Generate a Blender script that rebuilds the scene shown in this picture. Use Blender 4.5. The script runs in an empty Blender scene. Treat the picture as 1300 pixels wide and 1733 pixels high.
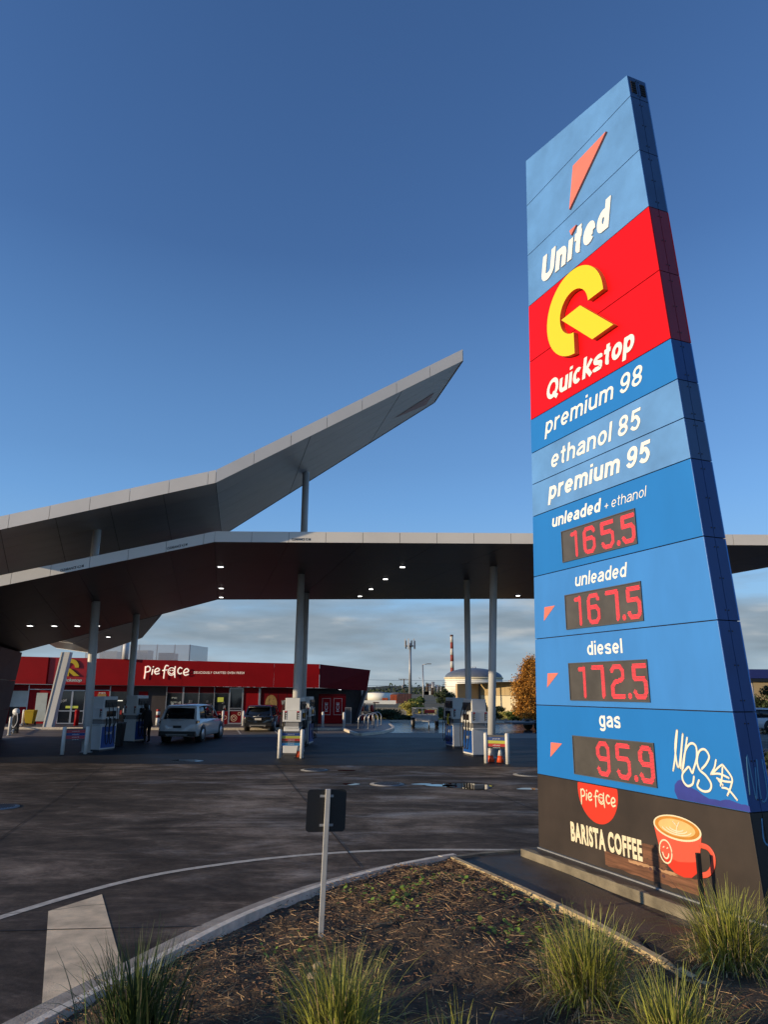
import bpy, bmesh, math, random
from mathutils import Vector, Matrix
import numpy as np

SC = bpy.context.scene
COL = SC.collection
rnd = random.Random(7)
R = math.radians

# ------------------------------------------------------------------ camera
HC = 2.4
PITCH, ROLL = 0.243105, 0.0060714
cam_d = bpy.data.cameras.new("camera")
cam = bpy.data.objects.new("camera", cam_d)
COL.objects.link(cam)
cam_d.sensor_fit = 'HORIZONTAL'
cam_d.sensor_width = 36.0
cam_d.lens = 36.0 * 1213.0 / 1300.0
cam_d.clip_start = 0.05
cam_d.clip_end = 6000
_f = Vector((0, math.cos(PITCH), math.sin(PITCH)))
_u = Vector((0, -math.sin(PITCH), math.cos(PITCH)))
_r = Vector((1, 0, 0))
_r2 = _r * math.cos(ROLL) + _u * math.sin(ROLL)
_u2 = -_r * math.sin(ROLL) + _u * math.cos(ROLL)
_m = Matrix((( _r2.x, _u2.x, -_f.x, 0), (_r2.y, _u2.y, -_f.y, 0), (_r2.z, _u2.z, -_f.z, HC), (0, 0, 0, 1)))
cam.matrix_world = _m
SC.camera = cam

# ------------------------------------------------------------------ light
SUN_EL = R(11.0)
SUN_DIR = Vector((-0.940, -0.342, 0)).normalized()      # horizontal direction towards the sun
sun_vec = Vector((SUN_DIR.x * math.cos(SUN_EL), SUN_DIR.y * math.cos(SUN_EL), math.sin(SUN_EL)))
sd = bpy.data.lights.new("sun", 'SUN')
sd.energy = 5.0
sd.angle = R(0.5)
sd.color = (1.0, 0.78, 0.50)
so = bpy.data.objects.new("sun", sd)
COL.objects.link(so)
so.rotation_euler = sun_vec.to_track_quat('Z', 'Y').to_euler()

W = bpy.data.worlds.new("World")
SC.world = W
W.use_nodes = True
nt = W.node_tree
for n in list(nt.nodes):
    nt.nodes.remove(n)
def N(tree, t, **kw):
    n = tree.nodes.new(t)
    for k, v in kw.items():
        setattr(n, k, v)
    return n
out = N(nt, 'ShaderNodeOutputWorld')
bg = N(nt, 'ShaderNodeBackground')
bg.inputs['Strength'].default_value = 0.099
sky = N(nt, 'ShaderNodeTexSky', sky_type='NISHITA')
sky.sun_disc = False
sky.sun_elevation = R(14.0)
sky.sun_rotation = math.atan2(SUN_DIR.x, SUN_DIR.y)
sky.altitude = 0
sky.air_density = 1.25
sky.dust_density = 0.2
sky.ozone_density = 3.0
tc = N(nt, 'ShaderNodeTexCoord')
sep = N(nt, 'ShaderNodeSeparateXYZ')
nt.links.new(tc.outputs['Generated'], sep.inputs[0])
# clouds: a low bank stretched along the horizon
mp = N(nt, 'ShaderNodeMapping')
mp.inputs['Scale'].default_value = (2.6, 2.6, 13.0)
mp.inputs['Location'].default_value = (1.3, 0.4, 0.25)
nt.links.new(tc.outputs['Generated'], mp.inputs[0])
nz = N(nt, 'ShaderNodeTexNoise')
nz.inputs['Scale'].default_value = 1.7
nz.inputs['Detail'].default_value = 7
nz.inputs['Roughness'].default_value = 0.52
nt.links.new(mp.outputs[0], nz.inputs['Vector'])
def ramp(tree, pts, interp='LINEAR'):
    r = N(tree, 'ShaderNodeValToRGB')
    r.color_ramp.interpolation = interp
    e = r.color_ramp.elements
    while len(e) > 1:
        e.remove(e[-1])
    e[0].position, c = pts[0][0], pts[0][1]
    e[0].color = c if len(c) == 4 else (*c, 1)
    for p, c in pts[1:]:
        x = e.new(p)
        x.color = c if len(c) == 4 else (*c, 1)
    return r
def g1(v):
    return (v, v, v, 1)
# cover by height (z = sin of elevation)
cov = ramp(nt, [(0.0, g1(0.78)), (0.03, g1(0.86)), (0.055, g1(1.0)), (0.10, g1(1.02)), (0.125, g1(0.90)), (0.15, g1(0.74)), (0.18, g1(0.5)), (1, g1(0))])
nt.links.new(sep.outputs['Z'], cov.inputs[0])
mul = N(nt, 'ShaderNodeMath', operation='ADD')
nt.links.new(nz.outputs[0], mul.inputs[0])
nt.links.new(cov.outputs[0], mul.inputs[1])
crp = ramp(nt, [(0.0, g1(0)), (0.64, g1(0)), (0.70, g1(.55)), (0.78, g1(1)), (1, g1(1))])
sc_ = N(nt, 'ShaderNodeMath', operation='MULTIPLY')
sc_.inputs[1].default_value = 0.5
nt.links.new(mul.outputs[0], sc_.inputs[0])
nt.links.new(sc_.outputs[0], crp.inputs[0])
# cloud colour: grey-blue bodies with warm paler tops
nz2 = N(nt, 'ShaderNodeTexNoise')
nz2.inputs['Scale'].default_value = 4.2
nz2.inputs['Detail'].default_value = 6
nt.links.new(mp.outputs[0], nz2.inputs['Vector'])
ccol = ramp(nt, [(0.38, (2.7, 3.4, 4.0)), (0.55, (3.3, 4.0, 4.6)), (0.72, (5.4, 5.7, 5.8))])
nt.links.new(nz2.outputs[0], ccol.inputs[0])
tint = N(nt, 'ShaderNodeMixRGB', blend_type='MULTIPLY')
tint.inputs[0].default_value = 1.0
tint.inputs[2].default_value = (1.00, 1.31, 1.84, 1)
nt.links.new(sky.outputs[0], tint.inputs[1])
# clear air near the horizon stays pale blue rather than yellow
hz = ramp(nt, [(0.0, g1(1.0)), (0.10, g1(0.8)), (0.30, g1(0.25)), (0.55, g1(0.0)), (1, g1(0))])
nt.links.new(sep.outputs['Z'], hz.inputs[0])
hmix = N(nt, 'ShaderNodeMixRGB', blend_type='MIX')
hcol = ramp(nt, [(0.0, (4.9, 6.0, 6.7)), (0.05, (4.2, 5.9, 7.6)), (0.12, (3.3, 6.0, 9.4)), (0.25, (2.5, 5.6, 10.6))])
nt.links.new(sep.outputs['Z'], hcol.inputs[0])
nt.links.new(hcol.outputs[0], hmix.inputs[2])
nt.links.new(hz.outputs[0], hmix.inputs[0])
nt.links.new(tint.outputs[0], hmix.inputs[1])
cmix = N(nt, 'ShaderNodeMixRGB', blend_type='MIX')
cs = N(nt, 'ShaderNodeMath', operation='MULTIPLY')
cs.inputs[1].default_value = 0.88
nt.links.new(crp.outputs[0], cs.inputs[0])
nt.links.new(cs.outputs[0], cmix.inputs[0])
nt.links.new(hmix.outputs[0], cmix.inputs[1])
nt.links.new(ccol.outputs[0], cmix.inputs[2])
nt.links.new(cmix.outputs[0], bg.inputs[0])
nt.links.new(bg.outputs[0], out.inputs[0])

SC.view_settings.view_transform = 'Standard'
SC.view_settings.look = 'None'
SC.view_settings.gamma = 1
SC.view_settings.use_curve_mapping = False
SC.view_settings.exposure = -0.2
SC.render.engine = 'CYCLES'
SC.cycles.max_bounces = 6

# ------------------------------------------------------------------ materials
MATS = {}
def mat(name, rgb, rough=0.5, metal=0.0, var=0.0, scale=3.0, bump=0.0, bscale=40.0, emit=None, estr=1.0, spec=None, island=0.0, stretch=None, alpha=None, rvar=0.0, coat=0.0):
    if name in MATS:
        return MATS[name]
    m = bpy.data.materials.new(name)
    m.use_nodes = True
    t = m.node_tree
    b = t.nodes['Principled BSDF']
    b.inputs['Base Color'].default_value = (*rgb, 1)
    b.inputs['Roughness'].default_value = rough
    b.inputs['Metallic'].default_value = metal
    if spec is not None:
        b.inputs['Specular IOR Level'].default_value = spec
    if coat:
        b.inputs['Coat Weight'].default_value = coat
        b.inputs['Coat Roughness'].default_value = 0.08
    if emit:
        b.inputs['Emission Color'].default_value = (*emit, 1)
        b.inputs['Emission Strength'].default_value = estr
    vec = None
    if var or bump or rvar:
        c = N(t, 'ShaderNodeTexCoord')
        mpp = N(t, 'ShaderNodeMapping')
        if stretch:
            mpp.inputs['Scale'].default_value = stretch
        t.links.new(c.outputs['Object'], mpp.inputs[0])
        vec = mpp.outputs[0]
    col = None
    if var:
        n = N(t, 'ShaderNodeTexNoise')
        n.inputs['Scale'].default_value = scale
        n.inputs['Detail'].default_value = 6
        n.inputs['Roughness'].default_value = 0.6
        t.links.new(vec, n.inputs['Vector'])
        lo = tuple(max(0, x * (1 - var)) for x in rgb)
        hi = tuple(min(1, x * (1 + var)) for x in rgb)
        r = ramp(t, [(0.3, lo), (0.7, hi)])
        t.links.new(n.outputs[0], r.inputs[0])
        col = r.outputs[0]
        if rvar:
            rr = N(t, 'ShaderNodeMapRange')
            rr.inputs['To Min'].default_value = max(0.02, rough - rvar)
            rr.inputs['To Max'].default_value = min(1, rough + rvar)
            t.links.new(n.outputs[0], rr.inputs[0])
            t.links.new(rr.outputs[0], b.inputs['Roughness'])
    if island:
        g = N(t, 'ShaderNodeNewGeometry')
        mr = N(t, 'ShaderNodeMapRange')
        mr.inputs['To Min'].default_value = 1 - island
        mr.inputs['To Max'].default_value = 1 + island
        t.links.new(g.outputs['Random Per Island'], mr.inputs[0])
        mx = N(t, 'ShaderNodeVectorMath', operation='SCALE')
        if col is None:
            mx.inputs[0].default_value = rgb
        else:
            t.links.new(col, mx.inputs[0])
        t.links.new(mr.outputs[0], mx.inputs['Scale'])
        col = mx.outputs[0]
    if col is not None:
        t.links.new(col, b.inputs['Base Color'])
    if bump:
        n = N(t, 'ShaderNodeTexNoise')
        n.inputs['Scale'].default_value = bscale
        n.inputs['Detail'].default_value = 4
        t.links.new(vec, n.inputs['Vector'])
        bp = N(t, 'ShaderNodeBump')
        bp.inputs['Strength'].default_value = bump
        bp.inputs['Distance'].default_value = 0.02
        t.links.new(n.outputs[0], bp.inputs['Height'])
        t.links.new(bp.outputs[0], b.inputs['Normal'])
    if alpha is not None:
        b.inputs['Alpha'].default_value = alpha
    MATS[name] = m
    return m

M = dict(
    white=mat('white_paint', (0.66, 0.67, 0.66), 0.45, var=0.06, scale=2),
    post=mat('post_paint', (0.76, 0.74, 0.69), 0.45, var=0.08, scale=5),
    column=mat('column_paint', (0.60, 0.60, 0.58), 0.42, var=0.10, scale=1.5, stretch=(1, 1, 0.3)),
    letter=mat('sign_letter', (0.90, 0.89, 0.83), 0.6, spec=0.2),
    fascia=mat('fascia_panel', (0.74, 0.70, 0.62), 0.5, metal=0.0, var=0.05, scale=0.6),
    fasciaU=mat('fascia_panel_upper', (0.66, 0.64, 0.60), 0.5, metal=0.0, var=0.05, scale=0.6),
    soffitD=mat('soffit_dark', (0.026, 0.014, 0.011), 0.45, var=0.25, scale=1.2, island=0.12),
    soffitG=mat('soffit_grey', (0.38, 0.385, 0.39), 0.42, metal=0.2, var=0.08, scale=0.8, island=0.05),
    deck=mat('roof_deck', (0.05, 0.05, 0.055), 0.7),
    wallD=mat('wall_dark', (0.055, 0.045, 0.045), 0.55, var=0.25, scale=1.0),
    red=mat('shop_red', (0.30, 0.004, 0.007), 0.55, spec=0.15, var=0.12, scale=0.7),
    redD=mat('shop_red_dark', (0.16, 0.004, 0.008), 0.55, spec=0.15, var=0.15, scale=1.0),
    signred=mat('sign_red', (0.74, 0.003, 0.007), 0.45, var=0.03, scale=1.0, spec=0.16),
    blueA=mat('sign_blue', (0.048, 0.24, 0.64), 0.35, var=0.09, scale=1.3, stretch=(1, 1, .35)),
    blueB=mat('sign_blue_deep', (0.016, 0.19, 0.56), 0.33, var=0.06, scale=1.2, stretch=(1, 1, .35)),
    blueC=mat('sign_blue_faded', (0.115, 0.30, 0.62), 0.42, var=0.16, scale=1.5),
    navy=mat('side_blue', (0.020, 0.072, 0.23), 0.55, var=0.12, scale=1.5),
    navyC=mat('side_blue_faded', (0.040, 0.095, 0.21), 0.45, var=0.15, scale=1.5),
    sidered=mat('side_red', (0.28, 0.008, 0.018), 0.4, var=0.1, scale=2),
    yellow=mat('sign_yellow', (0.88, 0.66, 0.008), 0.35),
    arrow=mat('arrow_salmon', (0.80, 0.20, 0.14), 0.5, var=0.08, scale=3),
    brownpanel=mat('banner_brown', (0.040, 0.029, 0.022), 0.5, var=0.35, scale=1.3),
    black=mat('black_plastic', (0.012, 0.012, 0.013), 0.45),
    rubber=mat('rubber', (0.018, 0.018, 0.018), 0.75),
    gap=mat('joint_black', (0.008, 0.008, 0.010), 0.8),
    ledbg=mat('led_board', (0.085, 0.078, 0.068), 0.35, var=0.25, scale=2.5),
    led=mat('led_red', (0.5, 0.02, 0.03), 0.5, emit=(1.0, 0.05, 0.07), estr=1.4),
    graf=mat('graffiti_white', (0.85, 0.80, 0.66), 0.6),
    graffaint=mat('graffiti_faint', (0.10, 0.28, 0.45), 0.6),
    purple=mat('graffiti_purple', (0.035, 0.05, 0.30), 0.45, var=0.15, scale=3),
    concrete=mat('kerb_concrete', (0.33, 0.29, 0.235), 0.85, var=0.30, scale=5, bump=0.35, bscale=60),
    kerbwhite=mat('kerb_white', (0.70, 0.62, 0.49), 0.7, var=0.22, scale=9, bump=0.25, bscale=50),
    linewhite=mat('line_paint', (0.52, 0.47, 0.38), 0.75, var=0.25, scale=8),
    blockpaint=mat('block_marking', (0.72, 0.55, 0.34), 0.8, var=0.34, scale=2.6, bump=0.25, bscale=90),
    plinth=mat('plinth_concrete', (0.20, 0.17, 0.115), 0.85, var=0.45, scale=3.5, bump=0.3),
    edging=mat('edging_tan', (0.55, 0.42, 0.22), 0.8, var=0.25, scale=6),
    path=mat('path_wet', (0.070, 0.058, 0.046), 0.50, var=0.55, scale=1.6, rvar=0.30, spec=0.3, bump=0.15),
    soil=mat('soil', (0.085, 0.055, 0.028), 0.95, var=0.5, scale=5, bump=0.9, bscale=35),
    twigA=mat('twig_tan', (0.42, 0.27, 0.13), 0.9, island=0.6),
    twigB=mat('twig_red', (0.16, 0.085, 0.045), 0.9, island=0.6),
    weed=mat('weed_green', (0.17, 0.26, 0.03), 0.7, island=0.4),
    bladeG=mat('blade_green', (0.26, 0.27, 0.045), 0.55, island=0.55),
    bladeD=mat('blade_dark', (0.055, 0.085, 0.020), 0.55, island=0.5),
    bladeY=mat('blade_straw', (0.46, 0.34, 0.18), 0.7, island=0.45),
    glass=mat('dark_glass', (0.010, 0.012, 0.014), 0.06, spec=0.8),
    shopglass=mat('shop_glass', (0.018, 0.020, 0.022), 0.10, var=0.5, scale=2),
    alu=mat('aluminium', (0.52, 0.52, 0.53), 0.35, metal=0.6),
    galv=mat('galvanised', (0.36, 0.37, 0.38), 0.5, metal=0.5, var=0.15, scale=6),
    frost=mat('frosted_panel', (0.50, 0.55, 0.50), 0.5, var=0.10, scale=2),
    pumpblue=mat('pump_blue', (0.012, 0.085, 0.36), 0.35),
    grey=mat('mid_grey', (0.22, 0.22, 0.22), 0.5, var=0.15),
    dgrey=mat('dark_grey', (0.075, 0.077, 0.085), 0.55, var=0.2),
    carwhite=mat('car_white', (0.62, 0.63, 0.64), 0.22, coat=0.8),
    carblack=mat('car_black', (0.014, 0.016, 0.018), 0.18, coat=1.0),
    taillight=mat('tail_light', (0.35, 0.01, 0.01), 0.2, coat=0.6),
    taildark=mat('tail_light_dark', (0.03, 0.006, 0.008), 0.15, coat=0.6),
    cone=mat('cone_orange', (0.75, 0.09, 0.02), 0.55),
    reflect=mat('cone_white', (0.75, 0.72, 0.68), 0.5),
    binyellow=mat('bin_yellow', (0.55, 0.36, 0.01), 0.5),
    cloth=mat('black_cloth', (0.010, 0.010, 0.012), 0.9),
    skin=mat('skin', (0.38, 0.22, 0.15), 0.6),
    hair=mat('hair', (0.02, 0.014, 0.01), 0.7),
    tan=mat('warehouse_tan', (0.50, 0.36, 0.17), 0.7, var=0.08, scale=0.4),
    cream=mat('warehouse_cream', (0.74, 0.63, 0.40), 0.7, var=0.08, scale=0.4),
    tankwhite=mat('tank_cream', (0.88, 0.86, 0.74), 0.6, var=0.06, scale=0.2),
    dome=mat('dome_slate', (0.13, 0.15, 0.18), 0.5, var=0.15, scale=0.3),
    orange=mat('container_orange', (0.48, 0.10, 0.03), 0.6, var=0.15),
    rust=mat('rust', (0.10, 0.045, 0.04), 0.8, var=0.3),
    chred=mat('chimney_red', (0.30, 0.06, 0.04), 0.8),
    chwhite=mat('chimney_white', (0.60, 0.56, 0.48), 0.8),
    fence=mat('fence_steel', (0.30, 0.29, 0.26), 0.7, var=0.12),
    hedge=mat('hedge_leaf', (0.035, 0.055, 0.018), 0.8, island=0.6),
    bush=mat('bush_leaf', (0.075, 0.12, 0.02), 0.8, island=0.55),
    ygrass=mat('yellow_grass', (0.42, 0.36, 0.07), 0.85, island=0.5),
    conif=mat('conifer_leaf', (0.42, 0.19, 0.022), 0.8, island=0.65),
    bark=mat('bark', (0.09, 0.06, 0.04), 0.9, var=0.3),
    rock=mat('rock', (0.32, 0.25, 0.16), 0.85, var=0.3, scale=8, bump=0.5),
    lamp=mat('lamp_glow', (0.9, 0.9, 0.9), 0.4, emit=(1.0, 0.97, 0.93), estr=6.0),
    lit=mat('lit_letter', (0.85, 0.78, 0.66), 0.4, emit=(1.0, 0.86, 0.70), estr=0.65),
    litred=mat('lit_red_glow', (0.6, 0.02, 0.02), 0.4, emit=(1.0, 0.06, 0.02), estr=0.8),
    litwin=mat('lit_interior', (0.5, 0.5, 0.4), 0.5, emit=(1.0, 0.95, 0.8), estr=1.2),
    yelgreen=mat('shelf_light', (0.4, 0.4, 0.05), 0.5, emit=(0.7, 0.75, 0.1), estr=0.25),
    shirt=mat('poster_pie', (0.35, 0.22, 0.07), 0.6, var=0.3, scale=6),
    stripeY=mat('stripe_yellow', (0.50, 0.50, 0.06), 0.5),
    stripeR=mat('stripe_red', (0.45, 0.03, 0.02), 0.5),
    stripeB=mat('stripe_blue', (0.02, 0.06, 0.22), 0.5),
    stripeC=mat('stripe_cyan', (0.05, 0.26, 0.50), 0.5),
    stripeP=mat('stripe_pink', (0.45, 0.05, 0.07), 0.5),
    cupred=mat('cup_red', (0.72, 0.045, 0.020), 0.4),
    cupredL=mat('cup_red_light', (0.80, 0.11, 0.06), 0.4),
    cupcream=mat('cup_cream', (0.85, 0.74, 0.50), 0.4),
    coffee=mat('coffee_brown', (0.58, 0.24, 0.035), 0.4, var=0.15, scale=6),
    crema=mat('crema', (0.80, 0.52, 0.20), 0.4, var=0.1, scale=8),
    wood=mat('wood_print', (0.17, 0.075, 0.038), 0.5, var=0.55, scale=2.0, stretch=(1, 1, 14)),
    woodL=mat('wood_print_light', (0.46, 0.26, 0.13), 0.5, var=0.35, scale=2.0, stretch=(1, 1, 14)),
    haze_smoke=mat('steam_print', (0.13, 0.115, 0.11), 0.5, var=0.4, scale=3),
)

def ground_material():
    m = bpy.data.materials.new('forecourt_concrete')
    m.use_nodes = True
    t = m.node_tree
    b = t.nodes['Principled BSDF']
    c = N(t, 'ShaderNodeTexCoord')
    def noise(scale, st, det=6, ro=0.6, rot=0.0, dist=0.0):
        mm = N(t, 'ShaderNodeMapping')
        mm.inputs['Scale'].default_value = st
        mm.inputs['Rotation'].default_value = (0, 0, rot)
        t.links.new(c.outputs['Object'], mm.inputs[0])
        n = N(t, 'ShaderNodeTexNoise')
        n.inputs['Scale'].default_value = scale
        n.inputs['Detail'].default_value = det
        n.inputs['Roughness'].default_value = ro
        n.inputs['Distortion'].default_value = dist
        t.links.new(mm.outputs[0], n.inputs['Vector'])
        return n.outputs[0]
    a = noise(0.22, (1, 1, 1), 8, 0.62, 0.3, 0.6)       # large stains
    s = noise(0.8, (0.55, 1.15, 1), 8, 0.68, 0.45, 0.8)  # tyre-drawn streaks
    f = noise(14, (1, 1, 1), 5, 0.7)                   # grit
    md = noise(2.6, (0.8, 1.2, 1), 8, 0.75, 0.9, 0.3)      # blotches
    mix = N(t, 'ShaderNodeMath', operation='MULTIPLY_ADD')
    mix.inputs[1].default_value = 0.42
    t.links.new(a, mix.inputs[0])
    ms = N(t, 'ShaderNodeMath', operation='MULTIPLY')
    ms.inputs[1].default_value = 0.34
    t.links.new(s, ms.inputs[0])
    m3 = N(t, 'ShaderNodeMath', operation='MULTIPLY_ADD')
    m3.inputs[1].default_value = 0.24
    t.links.new(md, m3.inputs[0])
    t.links.new(ms.outputs[0], m3.inputs[2])
    t.links.new(m3.outputs[0], mix.inputs[2])
    r = ramp(t, [(0.38, (0.022, 0.0165, 0.0115)), (0.45, (0.054, 0.040, 0.028)), (0.50, (0.098, 0.073, 0.051)), (0.545, (0.185, 0.140, 0.100)), (0.62, (0.34, 0.265, 0.195))])
    t.links.new(mix.outputs[0], r.inputs[0])
    gr = N(t, 'ShaderNodeMapRange')
    gr.inputs['To Min'].default_value = 0.35
    gr.inputs['To Max'].default_value = 1.65
    t.links.new(f, gr.inputs[0])
    sc = N(t, 'ShaderNodeVectorMath', operation='SCALE')
    t.links.new(r.outputs[0], sc.inputs[0])
    t.links.new(gr.outputs[0], sc.inputs['Scale'])
    t.links.new(sc.outputs[0], b.inputs['Base Color'])
    rr = ramp(t, [(0.36, g1(0.80)), (0.52, g1(0.68)), (0.60, g1(0.48)), (0.70, g1(0.36))])
    t.links.new(s, rr.inputs[0])
    t.links.new(rr.outputs[0], b.inputs['Roughness'])
    b.inputs['Specular IOR Level'].default_value = 0.20
    bp = N(t, 'ShaderNodeBump')
    bp.inputs['Strength'].default_value = 0.35
    bp.inputs['Distance'].default_value = 0.01
    n2 = noise(55, (1, 1, 1), 4, 0.6)
    t.links.new(n2, bp.inputs['Height'])
    t.links.new(bp.outputs[0], b.inputs['Normal'])
    return m
M['ground'] = ground_material()
M['water'] = mat('puddle_water', (0.012, 0.012, 0.013), 0.015, spec=0.9)
M['wetroad'] = mat('wet_asphalt', (0.028, 0.028, 0.030), 0.22, var=0.5, scale=0.8, rvar=0.16, stretch=(0.5, 1.5, 1))
M['rearroad'] = mat('rear_concrete', (0.15, 0.115, 0.080), 0.6, var=0.35, scale=0.8, stretch=(0.5, 1.5, 1))
M['land'] = mat('land_soil', (0.10, 0.09, 0.05), 0.95, var=0.4, scale=0.15)
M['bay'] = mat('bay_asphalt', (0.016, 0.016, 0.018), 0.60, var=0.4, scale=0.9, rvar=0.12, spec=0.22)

# ------------------------------------------------------------------ helpers
class MB:
    """collects shapes and links them as one mesh object"""
    def __init__(s):
        s.v = []; s.f = []; s.mi = []; s.cur = 0; s.sm = []
    def add(s, vs, fs, smooth=False):
        o = len(s.v)
        s.v.extend([tuple(p) for p in vs])
        for f in fs:
            s.f.append(tuple(i + o for i in f)); s.mi.append(s.cur); s.sm.append(smooth)
        return s
    def box(s, x0, x1, y0, y1, z0, z1):
        return s.add([(x0, y0, z0), (x1, y0, z0), (x1, y1, z0), (x0, y1, z0), (x0, y0, z1), (x1, y0, z1), (x1, y1, z1), (x0, y1, z1)],
                     [(3, 2, 1, 0), (4, 5, 6, 7), (0, 1, 5, 4), (1, 2, 6, 5), (2, 3, 7, 6), (3, 0, 4, 7)])
    def hexa(s, b, t):
        """b, t: 4 bottom and 4 top points"""
        return s.add(list(b) + list(t), [(3, 2, 1, 0), (4, 5, 6, 7), (0, 1, 5, 4), (1, 2, 6, 5), (2, 3, 7, 6), (3, 0, 4, 7)])
    def prism(s, pts, z0, z1):
        n = len(pts)
        vs = [(p[0], p[1], z0) for p in pts] + [(p[0], p[1], z1) for p in pts]
        return s.add(vs, [tuple(range(n - 1, -1, -1)), tuple(range(n, 2 * n))] + [(i, (i + 1) % n, n + (i + 1) % n, n + i) for i in range(n)])
    def xz(s, pts, y, d=0.0):
        """polygon in the XZ plane facing -Y at y, extruded back by d"""
        n = len(pts)
        # make it face -Y
        ar = sum(pts[i][0] * pts[(i + 1) % n][1] - pts[(i + 1) % n][0] * pts[i][1] for i in range(n))
        if ar < 0:
            pts = pts[::-1]
        vs = [(p[0], y, p[1]) for p in pts]
        fs = [tuple(range(n))]
        if d:
            vs += [(p[0], y + d, p[1]) for p in pts]
            fs += [tuple(range(2 * n - 1, n - 1, -1))] + [(i, n + i, n + (i + 1) % n, (i + 1) % n) for i in range(n)]
        return s.add(vs, fs)
    def ring(s, cs, rs, n=12, caps=True, squash=None, smooth=True):
        """loft circles: centres cs, radii rs along a path"""
        cs = [Vector(c) for c in cs]
        vs = []; fs = []
        ref = None
        for i, c in enumerate(cs):
            a = cs[max(0, i - 1)]; b = cs[min(len(cs) - 1, i + 1)]
            d = (b - a)
            d = d.normalized() if d.length > 1e-9 else Vector((0, 0, 1))
            if ref is None:
                ref = Vector((1, 0, 0)) if abs(d.x) < 0.9 else Vector((0, 1, 0))
            x = (ref - d * ref.dot(d)).normalized(); y = d.cross(x); ref = x
            for k in range(n):
                t = 2 * math.pi * k / n
                p = x * (math.cos(t) * rs[i]) + y * (math.sin(t) * rs[i])
                if squash:
                    p = Vector((p.x * squash[0], p.y * squash[1], p.z * squash[2]))
                vs.append(c + p)
        for i in range(len(cs) - 1):
            for k in range(n):
                k2 = (k + 1) % n
                fs.append((i * n + k, i * n + k2, (i + 1) * n + k2, (i + 1) * n + k))
        if caps:
            fs.append(tuple(range(n - 1, -1, -1)))
            fs.append(tuple((len(cs) - 1) * n + k for k in range(n)))
        return s.add(vs, fs, smooth)
    def cyl(s, x, y, z0, z1, r0, r1=None, n=16):
        r1 = r0 if r1 is None else r1
        return s.ring([(x, y, z0), (x, y, z1)], [r0, r1], n)
    def tube(s, pts, r, n=8, squash=None):
        return s.ring(pts, [r] * len(pts), n, True, squash)
    def sphere(s, c, r, n=10, m=6, sq=(1, 1, 1)):
        vs = []; fs = []
        for i in range(m + 1):
            ph = math.pi * i / m
            for k in range(n):
                t = 2 * math.pi * k / n
                vs.append((c[0] + r * sq[0] * math.sin(ph) * math.cos(t), c[1] + r * sq[1] * math.sin(ph) * math.sin(t), c[2] + r * sq[2] * math.cos(ph)))
        for i in range(m):
            for k in range(n):
                k2 = (k + 1) % n
                fs.append((i * n + k, (i + 1) * n + k, (i + 1) * n + k2, i * n + k2))
        return s.add(vs, fs, True)
    def build(s, name, mats, parent=None, world=False, bevel=0.0, kind=None):
        me = bpy.data.meshes.new(name)
        v = s.v
        if world and parent is not None:
            o = wloc(parent)
            v = [(p[0] - o.x, p[1] - o.y, p[2] - o.z) for p in v]
        me.from_pydata(v, [], s.f)
        if not isinstance(mats, (list, tuple)):
            mats = [mats]
        for m in mats:
            me.materials.append(m)
        if len(mats) > 1:
            me.polygons.foreach_set('material_index', s.mi)
        me.polygons.foreach_set('use_smooth', s.sm)
        me.validate()
        if bevel:
            bm = bmesh.new(); bm.from_mesh(me)
            bmesh.ops.remove_doubles(bm, verts=bm.verts, dist=1e-5)
            es = [e for e in bm.edges if len(e.link_faces) == 2 and e.calc_face_angle(0) > 0.5]
            bmesh.ops.bevel(bm, geom=es, offset=bevel, segments=2, affect='EDGES', profile=0.6, clamp_overlap=True)
            bm.to_mesh(me); bm.free()
        me.update()
        ob = bpy.data.objects.new(name, me)
        COL.objects.link(ob)
        if parent is not None:
            ob.parent = parent
        if kind:
            ob['kind'] = kind
        return ob

def wloc(o):
    p = Vector((0, 0, 0))
    while o is not None:
        p += o.location
        o = o.parent
    return p
def thing(name, label, cat, loc=(0, 0, 0), rz=0.0, group=None):
    o = bpy.data.objects.new(name, None)
    o.empty_display_size = 0.2
    COL.objects.link(o)
    o.location = loc; o.rotation_euler = (0, 0, rz)
    return tag(o, label, cat, group)
def tag(o, label, cat, group=None):
    o['label'] = label; o['category'] = cat
    if group:
        o['group'] = group
    return o
def struct(o, label=None):
    o['kind'] = 'structure'
    if label: o['label'] = label
    return o
def copy_tree(o, parent=None):
    c = o.copy(); COL.objects.link(c)
    if parent is not None:
        c.parent = parent
    for ch in [k for k in o.children]:
        copy_tree(ch, c)
    return c
def place_copy(o, loc, rz=None, label=None):
    c = copy_tree(o)
    c.location = loc
    if rz is not None:
        c.rotation_euler = (0, 0, rz)
    if label:
        c['label'] = label
    return c
def box_obj(name, m, parent, x0, x1, y0, y1, z0, z1, bevel=0.0):
    return MB().box(x0, x1, y0, y1, z0, z1).build(name, m, parent, bevel=bevel)

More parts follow.
